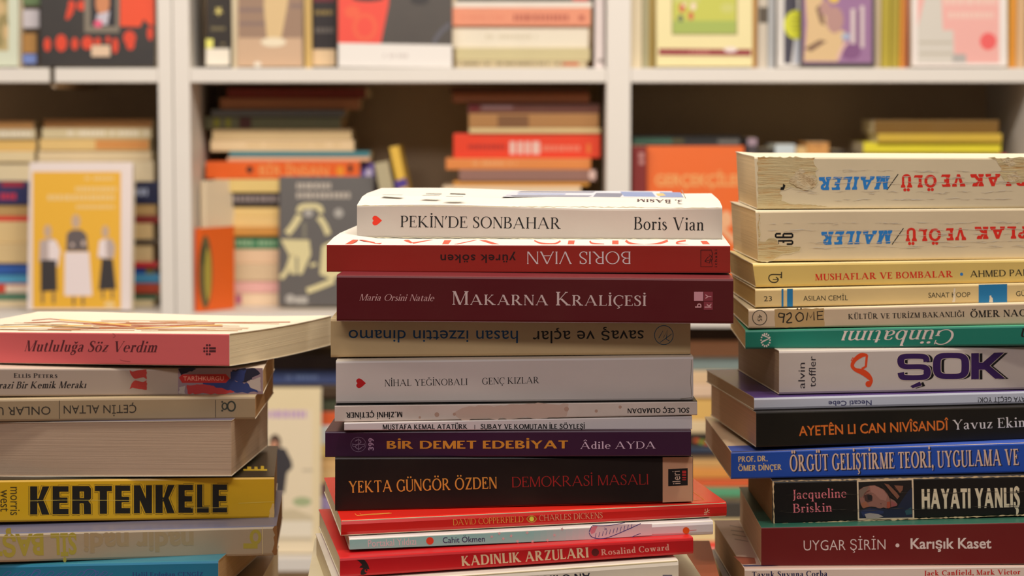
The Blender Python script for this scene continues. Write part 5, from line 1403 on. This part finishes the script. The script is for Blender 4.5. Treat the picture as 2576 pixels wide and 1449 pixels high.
# ---- middle shelf, the other bay
faceout('dark green-black book showing above the orange cover', M2, 1592, 1866, 345, 3.16, Z2, A(40, 38, 36, .7), lean=.02, thick=.03, marks=[('green_patch', rect(1594, 347, 1690, 362), A(66, 110, 90, .75)), ('olive_patch', rect(1690, 348, 1720, 360), A(90, 84, 50, .72)), ('grey_patch', rect(1806, 350, 1860, 362), A(110, 106, 100, .72))])
upright('maroon upright book between the divider and the orange cover', M2, 1590, 1627, 367, 3.07, Z2, A(116, 42, 40, .7), W=.085, marks=[('white_mark', rect(1607, 384, 1620, 398) + rect(1608, 402, 1620, 414), A(170, 120, 116, .72))])
faceout('vivid orange book with a pale title, behind the white front book', M2, 1629, 1876, 371, 3.065, Z2, A(252, 112, 22, .78), lean=.025, thick=.02, marks=[
    ('title_lettering', line_polys('GERÇEKÇİLER', (1648, 467), (1876, 467), 27, 'sans:0.05'), A(254, 176, 100, .8)), ('cover_print', disc(1826, 552, 16, 16, 22) + curve([(1700, 520), (1760, 540), (1820, 580), (1850, 610)], 14), A(252, 190, 140, .8))])
upright('lilac-topped upright book just after the orange cover', M2, 1880, 1905, 347, 3.12, Z2, A(70, 62, 66, .7), marks=[('lilac_top', rect(1881, 348, 1904, 366), A(150, 128, 140, .74))])
upright('black upright book between the lilac-topped and the pale blue ones', M2, 1906, 1948, 374, 3.12, Z2, A(34, 28, 26, .7))
upright('pale blue upright book on the middle shelf', M2, 1950, 2001, 363, 3.11, Z2, A(186, 196, 200, .76))
upright('beige upright book between the pale blue and the tan ones', M2, 2003, 2030, 370, 3.11, Z2, A(206, 172, 116, .75))
upright('tan upright book with a frayed top', M2, 2031, 2086, 358, 3.11, Z2, A(196, 142, 80, .75), marks=[('frayed_top', [[(2036, 360), (2042, 372), (2050, 361), (2060, 374), (2070, 360), (2080, 368), (2082, 360)]], A(160, 110, 60, .74))])
upright('thin black upright book after the tan one', M2, 2092, 2124, 378, 3.12, Z2, A(38, 34, 30, .7))
S3 = 'books in the stack with the two yellow books'
w = 'in the stack topped by yellow books'
stack(S3, w, 3.10, Z2, [
    ('dark brown book on top', 2200, 2512, 302, 336, A(110, 80, 30, .75)),
    ('mustard book', 2208, 2520, 336, 358, A(190, 160, 56, .75)),
    ('lemon yellow book', 2172, 2518, 358, 385, A(232, 218, 54, .76)),
    ('plum book with a red end', 2180, 2534, 385, 402, A(72, 38, 46, .7), [('red_end', rect(2512, 388, 2533, 400), A(190, 40, 40, .7))]),
    ('plain grey book behind the torn spine', 2180, 2530, 402, 480, A(140, 130, 120, .75)),
    ('plain tan book behind the second front spine', 2180, 2530, 480, 570, A(180, 150, 110, .75)),
    ('plain blue book behind the torn-spine pile', 2180, 2530, 570, 670, A(70, 90, 130, .75)),
    ('plain white book at the stack foot', 2180, 2530, 670, 772, A(210, 200, 180, .75))])

# ---- low shelf
L1 = 'books on the low shelf'
S4 = 'books in the low stack behind the magazine'
w = 'in the low stack behind the magazine'
stack(S4, w, 3.14, Z3, [
    ('black-brown stand-in for the shade on top', 600, 1000, 896, 930, A(44, 32, 28, .6)),  # dark slab added where only shade lies above the navy book
    ('navy blue book', 610, 1005, 930, 968, A(50, 62, 100, .62), pr(720, 800, 944, 10, 3, A(90, 104, 140, .65))),
    ('charcoal brown book', 605, 1000, 968, 1000, A(60, 46, 34, .62)),
    ('dark green-grey book', 610, 1005, 1000, 1036, A(60, 66, 50, .64)),
    ('orange-red book', 612, 1006, 1036, 1071, A(222, 96, 50, .72)),
    ('white and pale blue book', 610, 1000, 1071, 1118, A(196, 206, 206, .74)),
    ('straw yellow book', 612, 1006, 1118, 1150, A(226, 200, 120, .74)),
    ('upper of the sand books', 610, 1000, 1150, 1183, A(222, 182, 124, .74)),
    ('lower of the sand books', 606, 1004, 1183, 1217, A(214, 180, 124, .74)),
    ('dark purple book', 608, 1006, 1217, 1249, A(90, 50, 66, .66)),
    ('lilac book', 610, 1004, 1249, 1283, A(150, 136, 180, .7)),
    ('broad yellow book', 610, 1000, 1283, 1340, A(206, 180, 60, .72)),
    ('olive yellow book at the foot', 610, 1000, 1340, 1392, A(190, 168, 70, .72))])
b = faceout('pale magazine with a purple title and a figure in a dark coat', L1, 530, 798, 978, 3.072, Z3, A(226, 208, 168, .74), lean=.035, thick=.012, name='magazine', art=[
    (rect(540, 1030, 786, 1392), A(222, 206, 176, .75)), (faint_lines(560, 770, 1032, 20, 14, .02), A(172, 140, 176, .74)),
    (disc(692, 1114, 15, 16, 22), A(70, 50, 38, .7)), (disc(690, 1122, 9, 12, 13), A(190, 134, 104, .74)), ([[(664, 1140), (690, 1124), (718, 1128), (734, 1160), (736, 1176), (722, 1190), (716, 1240), (672, 1240)]], A(46, 42, 46, .7)), (rect(690, 1236, 708, 1292), A(66, 66, 84, .7)),
    (disc(760, 1262, 24, 14, 12), A(150, 160, 120, .73)), ([[(640, 1290), (740, 1280), (788, 1300), (788, 1330), (640, 1340)]], A(186, 172, 142, .74)), (rect(700, 1310, 786, 1350), A(226, 216, 196, .76)), (rect(640, 1352, 786, 1360) + rect(760, 1180, 787, 1186) + rect(640, 1220, 664, 1226), A(176, 164, 140, .74))])
S5 = 'books in the low stack seen between the middle pile and its neighbour'
w = 'in the low stack seen between two front piles'
stack(S5, w, 3.11, Z3, [
    ('black-brown stand-in for the shade on top', 1600, 1930, 826, 856, A(56, 42, 32, .62)),  # dark slab in place of the shade under the shelf above
    ('pinkish tan book', 1602, 1935, 856, 899, A(206, 152, 112, .72)),
    ('grey-blue book', 1600, 1930, 899, 933, A(112, 126, 124, .68)),
    ('beige book', 1602, 1932, 933, 967, A(222, 190, 150, .74)),
    ('pale pinkish book', 1604, 1930, 967, 1000, A(226, 196, 168, .74)),
    ('golden yellow book', 1600, 1930, 1000, 1058, A(224, 182, 104, .74)),
    ('light cream book', 1602, 1932, 1058, 1090, A(230, 206, 164, .75)),
    ('black book with coloured dots', 1604, 1930, 1090, 1124, A(46, 40, 32, .64), [('coloured_dots', disc(1752, 1108, 8, 10, 5) + disc(1778, 1114, 9, 10, 5), A(190, 80, 40, .7)), ('coloured_dots', disc(1766, 1112, 10, 10, 5) + disc(1790, 1106, 7, 10, 5), A(110, 150, 60, .7))]),
    ('navy book', 1602, 1930, 1124, 1141, A(40, 52, 72, .64)),
    ('taupe book', 1602, 1930, 1141, 1157, A(136, 118, 94, .7)),
    ('tan-gold book', 1602, 1930, 1157, 1175, A(196, 152, 92, .73)),
    ('light orange book', 1602, 1930, 1175, 1203, A(236, 160, 80, .75)),
    ('orange-red book', 1602, 1930, 1203, 1226, A(232, 106, 62, .74)),
    ('green book', 1602, 1930, 1226, 1249, A(84, 150, 112, .72)),
    ('thin beige book', 1602, 1930, 1249, 1262, A(190, 168, 132, .73)),
    ('dark grey book', 1602, 1930, 1262, 1306, A(58, 54, 50, .64)),
    ('broad cream book', 1602, 1930, 1306, 1362, A(236, 210, 156, .75)),
    ('red book at the foot', 1602, 1930, 1362, 1396, A(206, 66, 52, .72))])
